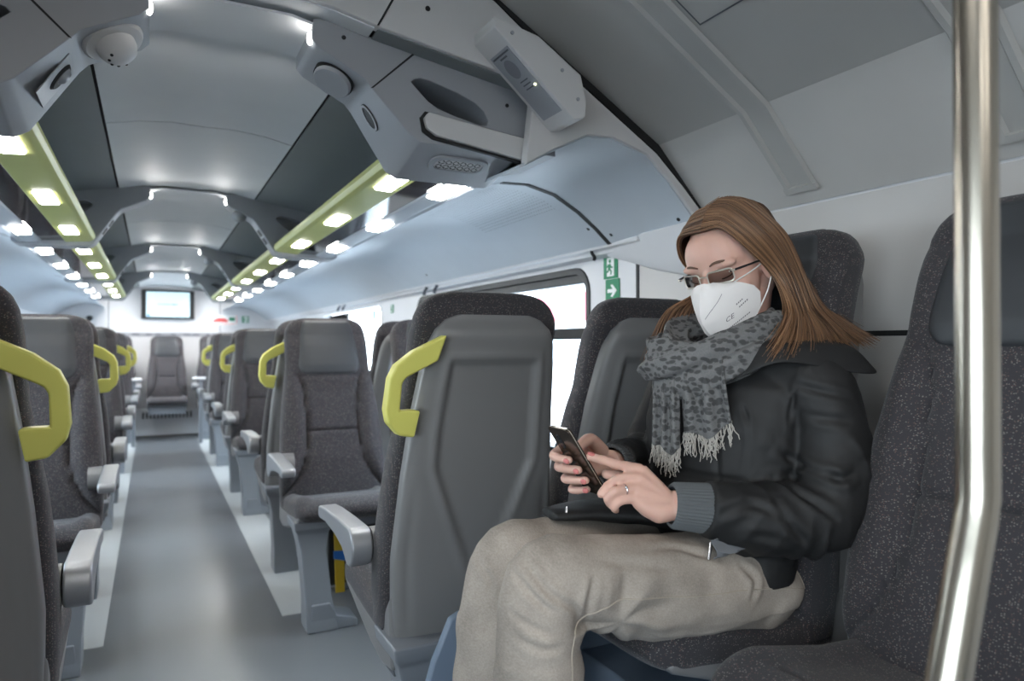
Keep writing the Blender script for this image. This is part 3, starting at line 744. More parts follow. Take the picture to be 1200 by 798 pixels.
def pb(mb, name, m, parent=None, **k):
    parent = parent or PERSON
    o = mb.build(name, m, parent, **k); o.location = -PR if parent is PERSON else Vector((0, 0, 0)); return o
PERSON = empty('person', PR, 'woman seated sideways in a black jacket and white mask, looking at her phone', 'person')
def skin_mat(name, col, rough=.5):
    m = mat(name, col, rough, var=.05, vscale=30, bump=.08, bscale=500); b = m.node_tree.nodes['Principled BSDF']
    b.inputs['Subsurface Weight'].default_value = .12; b.inputs['Subsurface Radius'].default_value = (.012, .004, .002); return m
M['skin'] = skin_mat('skin', srgb(216, 172, 155)); M['nail'] = mat('nail_polish', srgb(214, 128, 124), .25)
M['jacket'] = mat('jacket_nylon', srgb(27, 27, 28), .66, var=.06, vscale=40, bump=.15, bscale=900)
M['knit'] = mat('cuff_knit', srgb(92, 95, 97), .9, bump=.3, bscale=700)
M['white_mask'] = mat('mask_fabric', srgb(236, 231, 228), .75, bump=.12, bscale=1400)
M['strap'] = mat('mask_strap', srgb(238, 236, 232), .7)
M['frame'] = mat('glasses_metal', srgb(226, 220, 208), .3, .8)
M['lens'] = glass_mat('glasses_lens', (.42, .40, .39, 1), .14)
M['brow'] = mat('brow_hair', srgb(108, 82, 68), .7)
M['lip'] = mat('print_ink', srgb(120, 112, 116), .7)
M['silver'] = mat('silver_metal', srgb(225, 225, 228), .2, 1.0)
M['shoe'] = mat('shoe_leather', srgb(34, 32, 32), .4)
M['lining'] = mat('jacket_lining', srgb(108, 110, 114), .6)
M['fringe'] = mat('scarf_fringe', srgb(186, 180, 172), .9)
def jeans_mat():
    m = mat('jeans_denim', srgb(158, 149, 138), .9); t = NT(m); b = t.b; tc = t.n('ShaderNodeTexCoord')
    mp = t.n('ShaderNodeMapping'); mp.inputs['Rotation'].default_value = (.3, .7, .2); mp.inputs['Scale'].default_value = (420, 160, 420); t.l(tc.outputs['Object'], mp.inputs[0])
    n1 = t.n('ShaderNodeTexNoise', i_Scale=1.0, i_Detail=2.0); t.l(mp.outputs[0], n1.inputs['Vector'])
    n2 = t.n('ShaderNodeTexNoise', i_Scale=9.0, i_Detail=5.0); t.l(tc.outputs['Object'], n2.inputs['Vector'])
    ad = t.n('ShaderNodeMath', operation='MULTIPLY_ADD'); t.l(n1.outputs['Fac'], ad.inputs[0]); ad.inputs[1].default_value = .55; t.l(n2.outputs['Fac'], ad.inputs[2])
    rp = t.n('ShaderNodeValToRGB'); t.l(ad.outputs[0], rp.inputs[0])
    rp.color_ramp.elements[0].position = .30; rp.color_ramp.elements[0].color = srgb(114, 105, 97); rp.color_ramp.elements[1].position = 1.25; rp.color_ramp.elements[1].color = srgb(180, 169, 158)
    t.l(rp.outputs[0], b.inputs['Base Color'])
    bp = t.n('ShaderNodeBump', i_Strength=.3, i_Distance=.001); t.l(n1.outputs['Fac'], bp.inputs['Height']); t.l(bp.outputs[0], b.inputs['Normal']); return m
M['jeans'] = jeans_mat(); M['thread'] = mat('jeans_seam', srgb(176, 164, 150), .9)
def scarf_mat():
    m = mat('scarf_wool', srgb(100, 100, 102), .95); t = NT(m); b = t.b; tc = t.n('ShaderNodeTexCoord')
    mp = t.n('ShaderNodeMapping'); mp.inputs['Scale'].default_value = (74, 74, 112); t.l(tc.outputs['Object'], mp.inputs[0])
    nz = t.n('ShaderNodeTexNoise', i_Scale=40.0, i_Detail=2.0); t.l(tc.outputs['Object'], nz.inputs['Vector'])
    mx = t.n('ShaderNodeMixRGB', blend_type='ADD'); mx.inputs[0].default_value = 1.3; t.l(mp.outputs[0], mx.inputs[1]); t.l(nz.outputs['Color'], mx.inputs[2])
    vo = t.n('ShaderNodeTexVoronoi', i_Scale=1.0); t.l(mx.outputs[0], vo.inputs['Vector'])
    wv = t.n('ShaderNodeTexWave', bands_direction='Z', i_Scale=17.0, i_Distortion=1.5); t.l(tc.outputs['Object'], wv.inputs['Vector'])
    ad = t.n('ShaderNodeMath', operation='MULTIPLY_ADD'); t.l(wv.outputs['Fac'], ad.inputs[0]); ad.inputs[1].default_value = .22; t.l(vo.outputs['Distance'], ad.inputs[2])
    rp = t.n('ShaderNodeValToRGB'); t.l(ad.outputs[0], rp.inputs[0]); e = rp.color_ramp.elements
    e[0].position = .47; e[0].color = srgb(45, 41, 42); e[1].position = .66; e[1].color = srgb(114, 108, 106)
    n3 = t.n('ShaderNodeTexNoise', i_Scale=420.0); t.l(tc.outputs['Object'], n3.inputs['Vector'])
    m2 = t.n('ShaderNodeMixRGB', blend_type='MULTIPLY'); m2.inputs[0].default_value = .55; t.l(rp.outputs[0], m2.inputs[1]); t.l(n3.outputs['Color'], m2.inputs[2])
    bc = t.n('ShaderNodeBrightContrast', i_Bright=.05); t.l(m2.outputs[0], bc.inputs[0])
    hs = t.n('ShaderNodeHueSaturation', i_Saturation=.12); t.l(bc.outputs[0], hs.inputs['Color']); t.l(hs.outputs[0], b.inputs['Base Color'])
    bp = t.n('ShaderNodeBump', i_Strength=.6, i_Distance=.002); t.l(n3.outputs['Fac'], bp.inputs['Height']); t.l(bp.outputs[0], b.inputs['Normal']); return m
M['scarf'] = scarf_mat()
def hair_mat():
    m = mat('hair_auburn', srgb(128, 88, 60), .38); t = NT(m); b = t.b; tc = t.n('ShaderNodeTexCoord')
    at = t.n('ShaderNodeAttribute', attribute_name='tone')
    rp = t.n('ShaderNodeValToRGB'); t.l(at.outputs['Fac'], rp.inputs[0]); e = rp.color_ramp.elements
    e[0].position = .0; e[0].color = srgb(70, 48, 35); e[1].position = 1; e[1].color = srgb(176, 134, 100)
    t.l(rp.outputs[0], b.inputs['Base Color']); b.inputs['Specular IOR Level'].default_value = .6; return m
M['hair'] = hair_mat()
# ---- head frame
HP, HY, HR = R(20), R(12), R(5)
Fh = Vector((-cos(HY) * cos(HP), -sin(HY) * cos(HP), -sin(HP)))
Lh = Vector((sin(HY), -cos(HY), 0)); Uh = Lh.cross(Fh) * -1
if Uh.z < 0: Uh = -Uh
q = Matrix.Rotation(-HR, 3, Fh); L2 = q @ Lh
if L2.z < 0: q = Matrix.Rotation(HR, 3, Fh); L2 = q @ Lh
Lh = L2; Uh = q @ Uh
EYE = Vector((.961, 1.043, 1.232)); CH = EYE - Fh * .080
def hd(a, b, c): return CH + Fh * a + Lh * b + Uh * c
HM = Matrix((Fh, Lh, Uh)).transposed()
# ---- body: one continuous skin
mb = MB()
mb.ell(hd(-.008, 0, .026), (.098, .074, .088), 32, 20, HM)
mb.ell(hd(.030, 0, -.020), (.060, .064, .075), 28, 18, HM)
mb.ell(hd(.038, 0, -.066), (.050, .050, .046), 24, 16, HM)
mb.ell(hd(.074, 0, -.098), (.018, .022, .017), 16, 12, HM)
mb.ell(hd(.038, 0, .032), (.053, .066, .058), 28, 18, HM)
for s in (1, -1):
    mb.ell(hd(.048, s * .036, -.034), (.026, .026, .026), 16, 12, HM)     # cheek
    mb.ell(hd(.073, s * .034, .018), (.014, .027, .010), 16, 10, HM)      # brow
    mb.ell(hd(.069, s * .033, -.004), (.0125, .0150, .0125), 16, 12, HM)  # lowered eyelid
    mb.ell(hd(-.004, s * .074, -.014), (.018, .010, .030), 16, 12, HM)    # ear
mb.tube([hd(.080, 0, .012), hd(.092, 0, -.012), hd(.107, 0, -.034), hd(.098, 0, -.044)], [.009, .010, .013, .010], 12)
mb.tube([hd(.070, 0, -.064), hd(.088, 0, -.062), hd(.084, 0, -.074)], [.02, .012, .012], 12)
mb.ell(hd(-.030, 0, -.035), (.062, .062, .060), 24, 16, HM)
mb.tube([hd(-.015, 0, -.05), (1.068, 1.066, 1.15), (1.072, 1.07, 1.08)], [.058, .053, .062], 20)
TOR = [(.60, .99, .085, .155), (.70, .995, .095, .150), (.83, 1.005, .090, .130), (.95, 1.02, .092, .145), (1.03, 1.045, .080, .160), (1.085, 1.06, .055, .10), (1.11, 1.068, .045, .05)]
mb.loft([[(cx + dx * cos(2 * pi * i / 28), 1.073 + dy * sin(2 * pi * i / 28), z) for i in range(28)] for z, cx, dx, dy in TOR])
SHL, ELL_, WRL = Vector((1.065, .905, 1.03)), Vector((1.045, .858, .802)), Vector((.790, .950, .826))
SHR, ELR, WRR = Vector((1.065, 1.243, 1.03)), Vector((.985, 1.275, .835)), Vector((.785, 1.135, .872))
mb.tube(spline([(1.05, 1.0, 1.04), (1.070, .912, 1.02), (1.083, .874, .94), (1.066, .854, .85), (1.030, .858, .803)], 16), .036, 16); mb.tube([(1.03, .858, .803), (.95, .886, .802), (.885, .912, .811), (.84, .929, .819), WRL], [.036, .036, .034, .029, .0255], 16)
mb.tube(spline([(1.05, 1.15, 1.04), (1.066, 1.236, 1.02), (1.043, 1.266, .94), (.998, 1.272, .86), (.955, 1.254, .840)], 16), .036, 16); mb.tube([(.955, 1.254, .84), (.90, 1.213, .846), (.86, 1.184, .854), (.82, 1.158, .862), WRR], [.036, .036, .033, .028, .0255], 16)
LEGL = [((.985, .985, .665), .080), ((.78, .968, .684), .075), ((.61, .962, .722), .058), ((.548, .962, .725), .053), ((.538, .963, .62), .052), ((.532, .965, .45), .046), ((.55, .97, .28), .032)]
LEGR = [((.985, 1.160, .665), .080), ((.77, 1.142, .688), .073), ((.63, 1.14, .708), .057), ((.572, 1.14, .706), .052), ((.545, 1.14, .60), .051), ((.532, 1.142, .45), .046), ((.55, 1.145, .28), .032)]
for LG in (LEGL, LEGR):
    mb.tube(spline([p for p, r in LG], 25), [interp(i / 24 * 6, range(7), [r for p, r in LG]) for i in range(25)], 18)
    a = Vector(LG[-1][0]); mb.tube([a, a + Vector((-.02, 0, -.035)), a + Vector((-.13, 0, -.052))], [.034, .034, .024], 12)
FING = {}
def hand(w, ks, chains, thumb, rad):
    for k in ks: mb.tube([w, w.lerp(Vector(k), .55), k], [.0165, .0135, .0108], 12)
    for i in range(3): mb.tube([w.lerp((Vector(ks[i]) + Vector(ks[i + 1])) / 2, .2), (Vector(ks[i]) + Vector(ks[i + 1])) / 2], [.014, .0095], 12)
    for ch, r in zip(chains, rad):
        P = spline(ch, 11); mb.tube(P, [r * lerp(1.08, .86, i / 10) for i in range(11)], 12); mb.ell(P[-1], (r * .86,) * 3, 12, 8)
        for jp in (ch[1], ch[2]): mb.ell(jp, (r * 1.06,) * 3, 12, 8)
    P = spline(thumb, 9); mb.tube(P, [lerp(.0155, .0092, i / 8) for i in range(9)], 12); mb.ell(P[-1], (.0092,) * 3, 12, 8)
KL = [(.752, .985, .885), (.741, .977, .873), (.729, .971, .857), (.723, .967, .840)]
CL = [[KL[0], (.710, 1.000, .8945), (.690, 1.011, .902), (.670, 1.0205, .9075)],
      [KL[1], (.709, .989, .8715), (.692, .998, .859), (.681, 1.003, .846)],
      [KL[2], (.692, .977, .854), (.685, .987, .839), (.696, .995, .827)],
      [KL[3], (.699, .972, .838), (.693, .981, .826), (.702, .989, .819)]]
mb.tube([(.786, .951, .820), (.765, .955, .818), (.744, .961, .826), (.727, .966, .836)], [.021, .0215, .0165, .011], 14)
hand(WRL, KL, CL, [(.780, .968, .842), (.752, .996, .858), (.728, 1.012, .868), (.708, 1.026, .874)], (.0088, .0088, .0083, .0074))
KR = [(.692, 1.124, .916), (.702, 1.121, .894), (.713, 1.117, .873), (.723, 1.111, .854)]
CR = [[KR[0], (.648, 1.104, .902), (.643, 1.085, .899), (.650, 1.056, .8985)],
      [KR[1], (.657, 1.103, .8805), (.655, 1.080, .880), (.663, 1.045, .8815)],
      [KR[2], (.669, 1.100, .858), (.667, 1.075, .859), (.674, 1.039, .8635)],
      [KR[3], (.681, 1.097, .838), (.680, 1.076, .839), (.686, 1.052, .8445)]]
hand(WRR, KR, CR, [(.762, 1.118, .896), (.728, 1.103, .922), (.704, 1.088, .923), (.680, 1.072, .914)], (.0086, .0088, .0083, .0074))
body = evaluated(mb, .0027, 5, .5)
part(body, 'body', M['skin'], PERSON)
# nails
camdir = Vector((-.55, -.75, .25)).normalized()
for ch, r, nrm in [(CR[i], (.0086, .0088, .0083, .0074)[i], Vector((-.87, -.25, -.30))) for i in range(4)] + [(CL[0], .0088, Vector((-.25, -.35, .9)))]:
    t_ = Vector(ch[-1]); d = (t_ - Vector(ch[-2])).normalized(); n = (nrm - d * nrm.dot(d)).normalized(); w = d.cross(n)
    rot = Matrix((d, w, n)).transposed()
    pb(MB().ell(t_ - d * .001 + n * r * .70, (.0068, .0052, .0028), 16, 10, rot), 'fingernail', M['nail'])
# ring
def ringmesh(a, b, t_, r, tube_r):
    a, b = Vector(a), Vector(b); d = (b - a).normalized(); c = a.lerp(b, t_); u = d.orthogonal().normalized(); w = d.cross(u)
    P = [c + u * r * cos(2 * pi * i / 28) + w * r * sin(2 * pi * i / 28) for i in range(28)]
    m_ = MB(); rr = []
    for i in range(28):
        o = (P[i] - c).normalized(); rr.append([P[i] + o * tube_r * cos(k * pi / 3) + d * tube_r * sin(k * pi / 3) for k in range(6)])
    m_.loft(rr + [rr[0]], True, False, False); return m_
rg = pb(ringmesh(CL[2][0], CL[2][1], .52, .0092, .0014), 'finger_ring', M['silver'])
c_ = Vector(CL[2][0]).lerp(Vector(CL[2][1]), .52); pb(MB().ell(c_ + Vector((-.3, -.75, .55)).normalized() * .0105, (.0026, .0026, .0026), 10, 8), 'gemstone', M['silver'], rg)
# ---- face details
for s in (1, -1):
    P = spline([hd(.0895, s * .014, .020), hd(.0905, s * .026, .0245), hd(.0835, s * .040, .0245), hd(.070, s * .053, .0185)], 14)
    pb(MB().tube(P, [.0013 + .0011 * sin(pi * i / 13) for i in range(14)], 8, flat=1.0), 'eyebrow', M['brow'])
    P = spline([hd(.0795, s * .020, -.0075), hd(.0825, s * .031, -.0095), hd(.0785, s * .044, -.0065), hd(.073, s * .049, -.003)], 12)
    pb(MB().tube(P, [.0012] * 12, 6), 'eyelash', M['brow'])
# ---- mask
RD = [(0, .103, -.008), (.15, .118, -.022), (.35, .131, -.044), (.5, .137, -.062), (.62, .137, -.079), (.8, .126, -.102), (1, .100, -.127)]
ED = [(0, .096, .017, -.011), (.12, .086, .036, -.016), (.26, .070, .056, -.024), (.40, .050, .068, -.038), (.52, .040, .071, -.054), (.66, .042, .066, -.080), (.82, .062, .050, -.109), (1, .098, .004, -.130)]
def mask_pt(s, t, lift=0):
    rx = interp(t, [r[0] for r in RD], [r[1] for r in RD]); rz = interp(t, [r[0] for r in RD], [r[2] for r in RD])
    ex, ey, ez = (interp(t, [e[0] for e in ED], [e[i] for e in ED]) for i in (1, 2, 3))
    a = abs(s); bow = 4 * a * (1 - a)
    x = lerp(rx, ex, a ** 1.15) + bow * .0075 + lift; y = lerp(.0006, ey, a) + bow * .0045; z = lerp(rz, ez, a)
    x += .004 * math.exp(-((a - 0) / .05) ** 2)
    return hd(x, math.copysign(y, s) if s else 0, z)
rr = [[mask_pt(-1 + 2 * i / 40, j / 40) for i in range(41)] for j in range(41)]
mk = pb(MB().loft(rr, closed=False), 'face_mask', M['white_mask'], thick=.0014, sharp=75)
for s in (1, -1):
    for a_, b_, nm in ((mask_pt(s, .20), hd(.0, s * .079, -.002), 'ear_loop'), (mask_pt(s, .74), hd(-.002, s * .080, -.030), 'ear_loop')):
        mid = a_.lerp(b_, .5) + Lh * s * .005
        pb(MB().tube(spline([a_, mid, b_], 12), .0014, 6), nm, M['strap'], mk)
# welded line, nose seam and printing on the near panel
def on_mask(pts2, w=.0005, lift=.0018): return [mask_pt(s, t, lift) for s, t in pts2]
pb(MB().tube(on_mask([(.06 + .46 * i / 8, .56 - .26 * i / 8) for i in range(9)]), .00045, 5), 'weld_line', M['lip'], mk)
pb(MB().tube(on_mask([(.40 + .45 * i / 8, .93 - .16 * i / 8) for i in range(9)]), .00045, 5), 'weld_line', M['lip'], mk)
def text_on_mask(txt, s0, t0, h, name):
    cu = bpy.data.curves.new('t', 'FONT'); cu.body = txt; cu.size = 1; cu.resolution_u = 3; o = bpy.data.objects.new('t', cu); COL.objects.link(o)
    bpy.context.view_layer.update(); dg = bpy.context.evaluated_depsgraph_get(); me = bpy.data.meshes.new_from_object(o.evaluated_get(dg), depsgraph=dg)
    bpy.data.objects.remove(o)
    bm = bmesh.new(); bm.from_mesh(me); bmesh.ops.triangulate(bm, faces=bm.faces[:]); bmesh.ops.subdivide_edges(bm, edges=bm.edges[:], cuts=1); bm.verts.index_update()
    m_ = MB(); ds, dt = h / .078, h / .125
    for v in bm.verts:
        x, y = v.co.x, v.co.y; m_.v.append(tuple(mask_pt(s0 + x * ds * .98 + y * ds * .10, t0 - y * dt - x * dt * .30, .0026)))
    m_.f = [tuple(v.index for v in f.verts) for f in bm.faces]; bm.free()
    return pb(m_, name, M['lip'], mk)
text_on_mask('CE', .40, .70, .0105, 'print_mark')
mbp = MB()
for (s0, t0, n_) in ((.62, .53, 4), (.66, .57, 5), (.44, .785, 13)):
    for i in range(n_):
        s1 = s0 + i * .032; t1 = t0 - i * .0085
        mbp.add(on_mask([(s1, t1), (s1 + .02, t1 - .005), (s1 + .021, t1 + .011), (s1 + .001, t1 + .016)], lift=.0026), [(0, 1, 2, 3)])
pb(mbp, 'small_print', M['lip'], mk)
# ---- glasses
gl = empty('t', (0, 0, 0)); gl.name = 'glasses'; gl.parent = PERSON; gl.location = -PR
def lens_loop(s, off=0, n=6):
    pts = rrect(.047 + 2 * off, .0245 + 2 * off, .007 + off, n)
    return [hd(.1005 - .018 * ((abs(s * .033 + p) / .058) ** 2), s * .033 + p, -.003 + q_ - .06 * abs(p + s * .033) * 0) for p, q_ in pts]
for s in (1, -1):
    lp = lens_loop(s); n = len(lp); rings = []
    for i in range(n):
        t_ = (lp[(i + 1) % n] - lp[i - 1]).normalized(); o_ = t_.cross(Fh).normalized()
        rings.append([lp[i] + (o_ * cos(k * pi / 3) * .0017 + Fh * sin(k * pi / 3) * .0014) for k in range(6)])
    pb(MB().loft(rings + [rings[0]], True, False, False), 'lens_rim', M['frame'], gl)
    c_ = sum(lp, Vector()) / n
    m_ = MB(); m_.add([c_ + Fh * .001] + lp, [(0, 1 + i, 1 + (i + 1) % n) for i in range(n)]); pb(m_, 'lens', M['lens'], gl)
    P = [hd(.0945, s * .0575, .004), hd(.086, s * .068, .005), hd(.06, s * .076, .004), hd(.03, s * .0795, .002), hd(.0, s * .080, 0)]
    pb(MB().tube(P, [.0016, .002, .002, .002, .002], 8), 'temple', M['rubber'] if True else M['frame'], gl)
    pb(MB().tube([hd(.094, s * .0555, .004), hd(.090, s * .066, .005)], .0018, 8), 'hinge', M['frame'], gl)
pb(MB().tube(spline([hd(.1002, .0105, .001), hd(.104, 0, .004), hd(.1002, -.0105, .001)], 9), .0014, 8), 'bridge', M['frame'], gl)
# ---- trousers
mb = MB()
mb.ell((1.0, 1.075, .662), (.108, .182, .092), 32, 20)
for yy in (.985, 1.165): mb.ell((1.005, yy, .648), (.098, .092, .078), 28, 18)
grow = .0135
for LG in (LEGL, LEGR):
    P = spline([p for p, r in LG], 31); mb.tube(P, [interp(i / 30 * 6, range(7), [r + (grow + .003 if k >= 4 else grow) for k, (p, r) in enumerate(LG)]) for i in range(31)], 24)
tr = evaluated(mb, .0045, 5, .5)
TCREASE = [([(.494, .97, .758), (.496, .925, .738), (.515, .902, .715), (.541, .895, .707)], .0035, .0045),
    ([(.507, .96, .771), (.510, .917, .751), (.528, .899, .728), (.560, .898, .708), (.574, .905, .690)], .0045, .0045),
    ([(.476, .946, .703), (.498, .91, .686), (.533, .895, .673)], .003, .005), ([(.478, .933, .669), (.508, .902, .654), (.543, .895, .656)], .0028, .005),
    ([(.594, .893, .752), (.584, .893, .715), (.591, .918, .676)], .005, .005), ([(.609, .908, .771), (.669, .901, .755), (.766, .895, .735)], .0022, .007),
    ([(.716, .92, .767), (.774, .925, .762), (.819, .914, .747), (.87, .905, .738)], .003, .006), ([(.895, .904, .725), (.923, .893, .695), (.908, .888, .662)], .0035, .006),
    ([(.509, 1.132, .725), (.517, 1.096, .697), (.509, 1.096, .669)], .004, .005), ([(.63, .90, .66), (.70, .89, .64), (.80, .888, .632)], .0022, .008)]
def trouser_folds(co, no):
    near = co[:, 1] < 1.06
    kx = np.where(near, .648, .668); kz = np.where(near, .668, .655)
    dx, dz = co[:, 0] - kx, co[:, 2] - kz; dist = np.hypot(dx, dz); ang = np.arctan2(dz, dx)
    n1 = vnoise(co, (9, 6, 9)); n2 = vnoise(co + 7, (26, 14, 26)); n3 = vnoise(co + 3, (5, 5, 5))
    fold = np.sin(5.5 * ang + 4 * n1 + 1.0) ; fold = np.abs(fold) ** 1.5 * np.sign(fold)
    d = .0058 * fold * np.exp(-((dist - .055) / .035) ** 2) + .0022 * n1 + .0016 * n2
    hipx = co[:, 0]; d += .004 * np.sin(60 * (co[:, 0] * .6 + co[:, 2] * .8) + 4 * n3) * np.exp(-((hipx - .97) / .07) ** 2)
    for C, A, wd in TCREASE:
        t, b = arc_on(spline(C, 12), co); L_ = max(t.max(), 1e-6); f = np.clip(np.minimum(t / (.3 * L_), (L_ - t) / (.3 * L_)), 0, 1) ** .6
        d += f * A * (-np.exp(-(b / wd) ** 2) + .8 * np.exp(-((b - 2.2 * wd) / (1.3 * wd)) ** 2))
    shin = co[:, 2] < .62; d += np.where(shin, .003 * np.sin(70 * co[:, 2] + 6 * n3 + 4 * co[:, 1]) * np.exp(-((co[:, 2] - .58) / .06) ** 2), 0)
    return d
disp(tr, trouser_folds)
tro = part(tr, 'trousers', M['jeans'], PERSON)
from mathutils.bvhtree import BVHTree
def bvh(me): return BVHTree.FromPolygons([v.co.copy() for v in me.vertices], [tuple(p.vertices) for p in me.polygons])
BT = bvh(tr)
def seam(pts, name, side=-1, n=60, r=.0009):
    out = []
    for p in spline(pts, n):
        h = BT.ray_cast(Vector((p[0], p[1] + side * .3, p[2])), Vector((0, -side, 0)))
        if h[0] is not None: out.append(h[0] + h[1] * .0004)
    if len(out) > 4: pb(MB().tube(out, r, 6), name, M['thread'], tro)
seam([(1.06, .9, .655), (1.0, .9, .668), (.90, .9, .683), (.80, .9, .692), (.70, .9, .704), (.635, .9, .708), (.585, .9, .690), (.562, .9, .66), (.556, .9, .60), (.55, .9, .50), (.548, .9, .40)], 'side_seam')
seam([(1.045, .9, .70), (1.06, .9, .66), (1.075, .9, .635), (1.06, .9, .60), (1.0, .9, .588)], 'pocket_seam')
# shoes
for LG in (LEGL, LEGR):
    a = Vector(LG[-1][0]); y = a.y
    m_ = MB().tube([(a.x + .035, y, .262), (a.x, y, .285), (a.x - .05, y, .258), (a.x - .11, y, .238), (a.x - .16, y, .228)], [.036, .042, .040, .036, .020], 18)
    me = evaluated(m_, .005, 4); disp(me, lambda co, no: np.stack([co[:, 0] * 0, co[:, 1] * 0, np.maximum(co[:, 2], .202) - co[:, 2]], 1)); part(me, 'shoe', M['shoe'], PERSON)
# ---- jacket
mb = MB()
JT = [(.672, .985, .112, .186), (.70, .988, .120, .190), (.76, .995, .118, .180), (.86, 1.005, .112, .180), (.95, 1.02, .116, .188), (1.02, 1.04, .106, .190), (1.065, 1.055, .085, .165), (1.10, 1.065, .062, .09)]
mb.loft([[(cx + dx * cos(2 * pi * i / 40), 1.073 + dy * sin(2 * pi * i / 40), z) for i in range(40)] for z, cx, dx, dy in JT])
SLL = [((1.05, .985, 1.04), .070), ((1.072, .912, 1.030), .070), ((1.085, .872, .95), .066), ((1.068, .852, .85), .064), ((1.030, .856, .800), .066), ((.95, .885, .800), .063), ((.885, .912, .810), .055), ((.842, .928, .820), .046)]
SLR = [((1.05, 1.16, 1.04), .070), ((1.068, 1.238, 1.030), .070), ((1.045, 1.268, .95), .064), ((1.0, 1.275, .86), .062), ((.955, 1.255, .838), .062), ((.90, 1.215, .845), .058), ((.86, 1.185, .853), .052), ((.822, 1.160, .862), .044)]
for SL in (SLL, SLR):
    mb.tube(spline([p for p, r in SL], 36), [interp(i / 35 * 7, range(8), [r for p, r in SL]) for i in range(36)], 26)
# front panels resting on the lap
mb.tube(spline([(.97, 1.10, .74), (.86, 1.10, .775), (.75, 1.125, .786), (.655, 1.14, .786)], 14), [interp(i, [0, 6, 13], [.10, .085, .045]) for i in range(14)], 24, flat=.25, up=(0, 0, 1))
mb.tube(spline([(.99, .98, .72), (.93, .965, .748), (.885, .955, .752)], 10), [interp(i, [0, 6, 9], [.10, .085, .06]) for i in range(10)], 24, flat=.30, up=(0, 0, 1))
jk = evaluated(mb, .0042, 5, .5)
CREASE = [([(.982, .908, .918), (1.015, .872, .888), (1.029, .806, .874), (1.06, .799, .884)], .0085, .006),
    ([(.975, .912, .863), (.969, .842, .851), (.996, .805, .822), (1.013, .794, .806)], .007, .006),
    ([(1.008, .888, 1.03), (1.03, .848, 1.019), (1.08, .82, 1.004)], .005, .0055), ([(1.005, .87, .975), (1.04, .825, .972), (1.075, .815, .965)], .004, .006),
    ([(.829, .885, .817), (.883, .863, .834), (.926, .83, .812)], .0055, .006), ([(.919, .851, .842), (.938, .824, .797), (.969, .816, .767)], .006, .006),
    ([(1.05, .815, .935), (1.075, .81, .905)], .005, .006), ([(.86, .89, .795), (.90, .85, .785), (.95, .835, .778)], .0045, .006),
    ([(1.03, .875, 1.07), (1.01, .886, 1.0), (1.0, .903, .92)], .004, .0035), ([(.935, .96, 1.03), (.951, .933, .953), (.942, .936, .862)], .0035, .0035), ([(.953, .93, .922), (.985, .908, .932)], .004, .005)]
def jacket_folds(co, no):
    n1 = vnoise(co, (8, 8, 8)); n2 = vnoise(co + 5, (18, 18, 18)); n3 = vnoise(co + 9, (40, 40, 40))
    d = .0035 * n1 + .0020 * n2 + .0008 * n3
    for P, sgn in (([p for p, r in SLL], -1), ([p for p, r in SLR], 1)):
        t, b = arc_on(P, co); on = np.exp(-(np.maximum(b - .072, 0) / .012) ** 2) * (sgn * (co[:, 1] - 1.073) > .10)
        ph = vnoise(co * np.array([5, 5, 5]) + 2, 1.0); br = np.clip(.55 + 1.3 * vnoise(co * np.array([9, 9, 9]) + 21, 1.0), 0, 1)
        # soft folds across the sleeve, strongest inside the elbow
        w = np.sin(t * 44 + 8 * ph + 16 * (co[:, 2] - .8) - 14 * (co[:, 0] - 1.0))
        amp = br * (.0008 + .0075 * np.exp(-((t - .30) / .075) ** 2) + .0022 * np.exp(-((t - .12) / .05) ** 2) + .0016 * np.exp(-((t - .47) / .05) ** 2))
        d = d + on * amp * (1 - np.abs(w) ** .8 * 2)
    # single creases and seams: groove with a soft roll beside it
    for C, A, wd in CREASE:
        t, b = arc_on(spline(C, 14), co); L_ = max(t.max(), 1e-6); f = np.clip(np.minimum(t / (.25 * L_), (L_ - t) / (.25 * L_)), 0, 1) ** .5
        d = d + .7 * f * A * (-np.exp(-(b / wd) ** 2) + .75 * np.exp(-((b - 2.3 * wd) / (1.3 * wd)) ** 2))
    # quilting lines and waist seam on the torso
    tor = np.exp(-(np.maximum(np.abs(co[:, 1] - 1.073) - .13, 0) / .02) ** 2) * (co[:, 2] > .72)
    d = d - tor * .004 * np.exp(-((co[:, 2] - .865 - .02 * n1) / .007) ** 2) - tor * .0035 * np.exp(-((co[:, 1] - .985 - .15 * (co[:, 2] - .95)) / .005) ** 2)
    return d
disp(jk, jacket_folds)
jo = part(jk, 'jacket', M['jacket'], PERSON)
# collar lying wide over the shoulders
ins = [(.985, 1.02, 1.085), (1.02, .985, 1.10), (1.09, .975, 1.105), (1.135, 1.03, 1.11), (1.14, 1.075, 1.11), (1.135, 1.12, 1.11), (1.09, 1.175, 1.105), (1.02, 1.165, 1.10), (.985, 1.13, 1.085)]
outs = [(.925, .965, 1.045), (.985, .885, 1.078), (1.160, .830, 1.058), (1.165, .95, 1.085), (1.168, 1.075, 1.085), (1.165, 1.20, 1.085), (1.150, 1.315, 1.062), (.985, 1.265, 1.078), (.925, 1.185, 1.045)]
I_, O_ = spline(ins, 49), spline(outs, 49); rr = []
for i in range(49):
    row = []
    for j in range(15):
        v = j / 14; p = I_[i].lerp(O_[i], v); p.z += .022 * sin(pi * v) + .006 * mnoise.noise(Vector((i * .25, j * .3, 1))) - .012 * sstep(.8, 1, v)
        row.append(p)
    rr.append(row)
top = [[p + Vector((0, 0, .007 * min(1, 3 * (1 - abs(2 * j / 14 - 1)) + .35))) for j, p in enumerate(r)] for r in rr]
bot = [[p - Vector((0, 0, .008 * min(1, 3 * (1 - abs(2 * j / 14 - 1)) + .35))) for j, p in enumerate(r)] for r in rr]
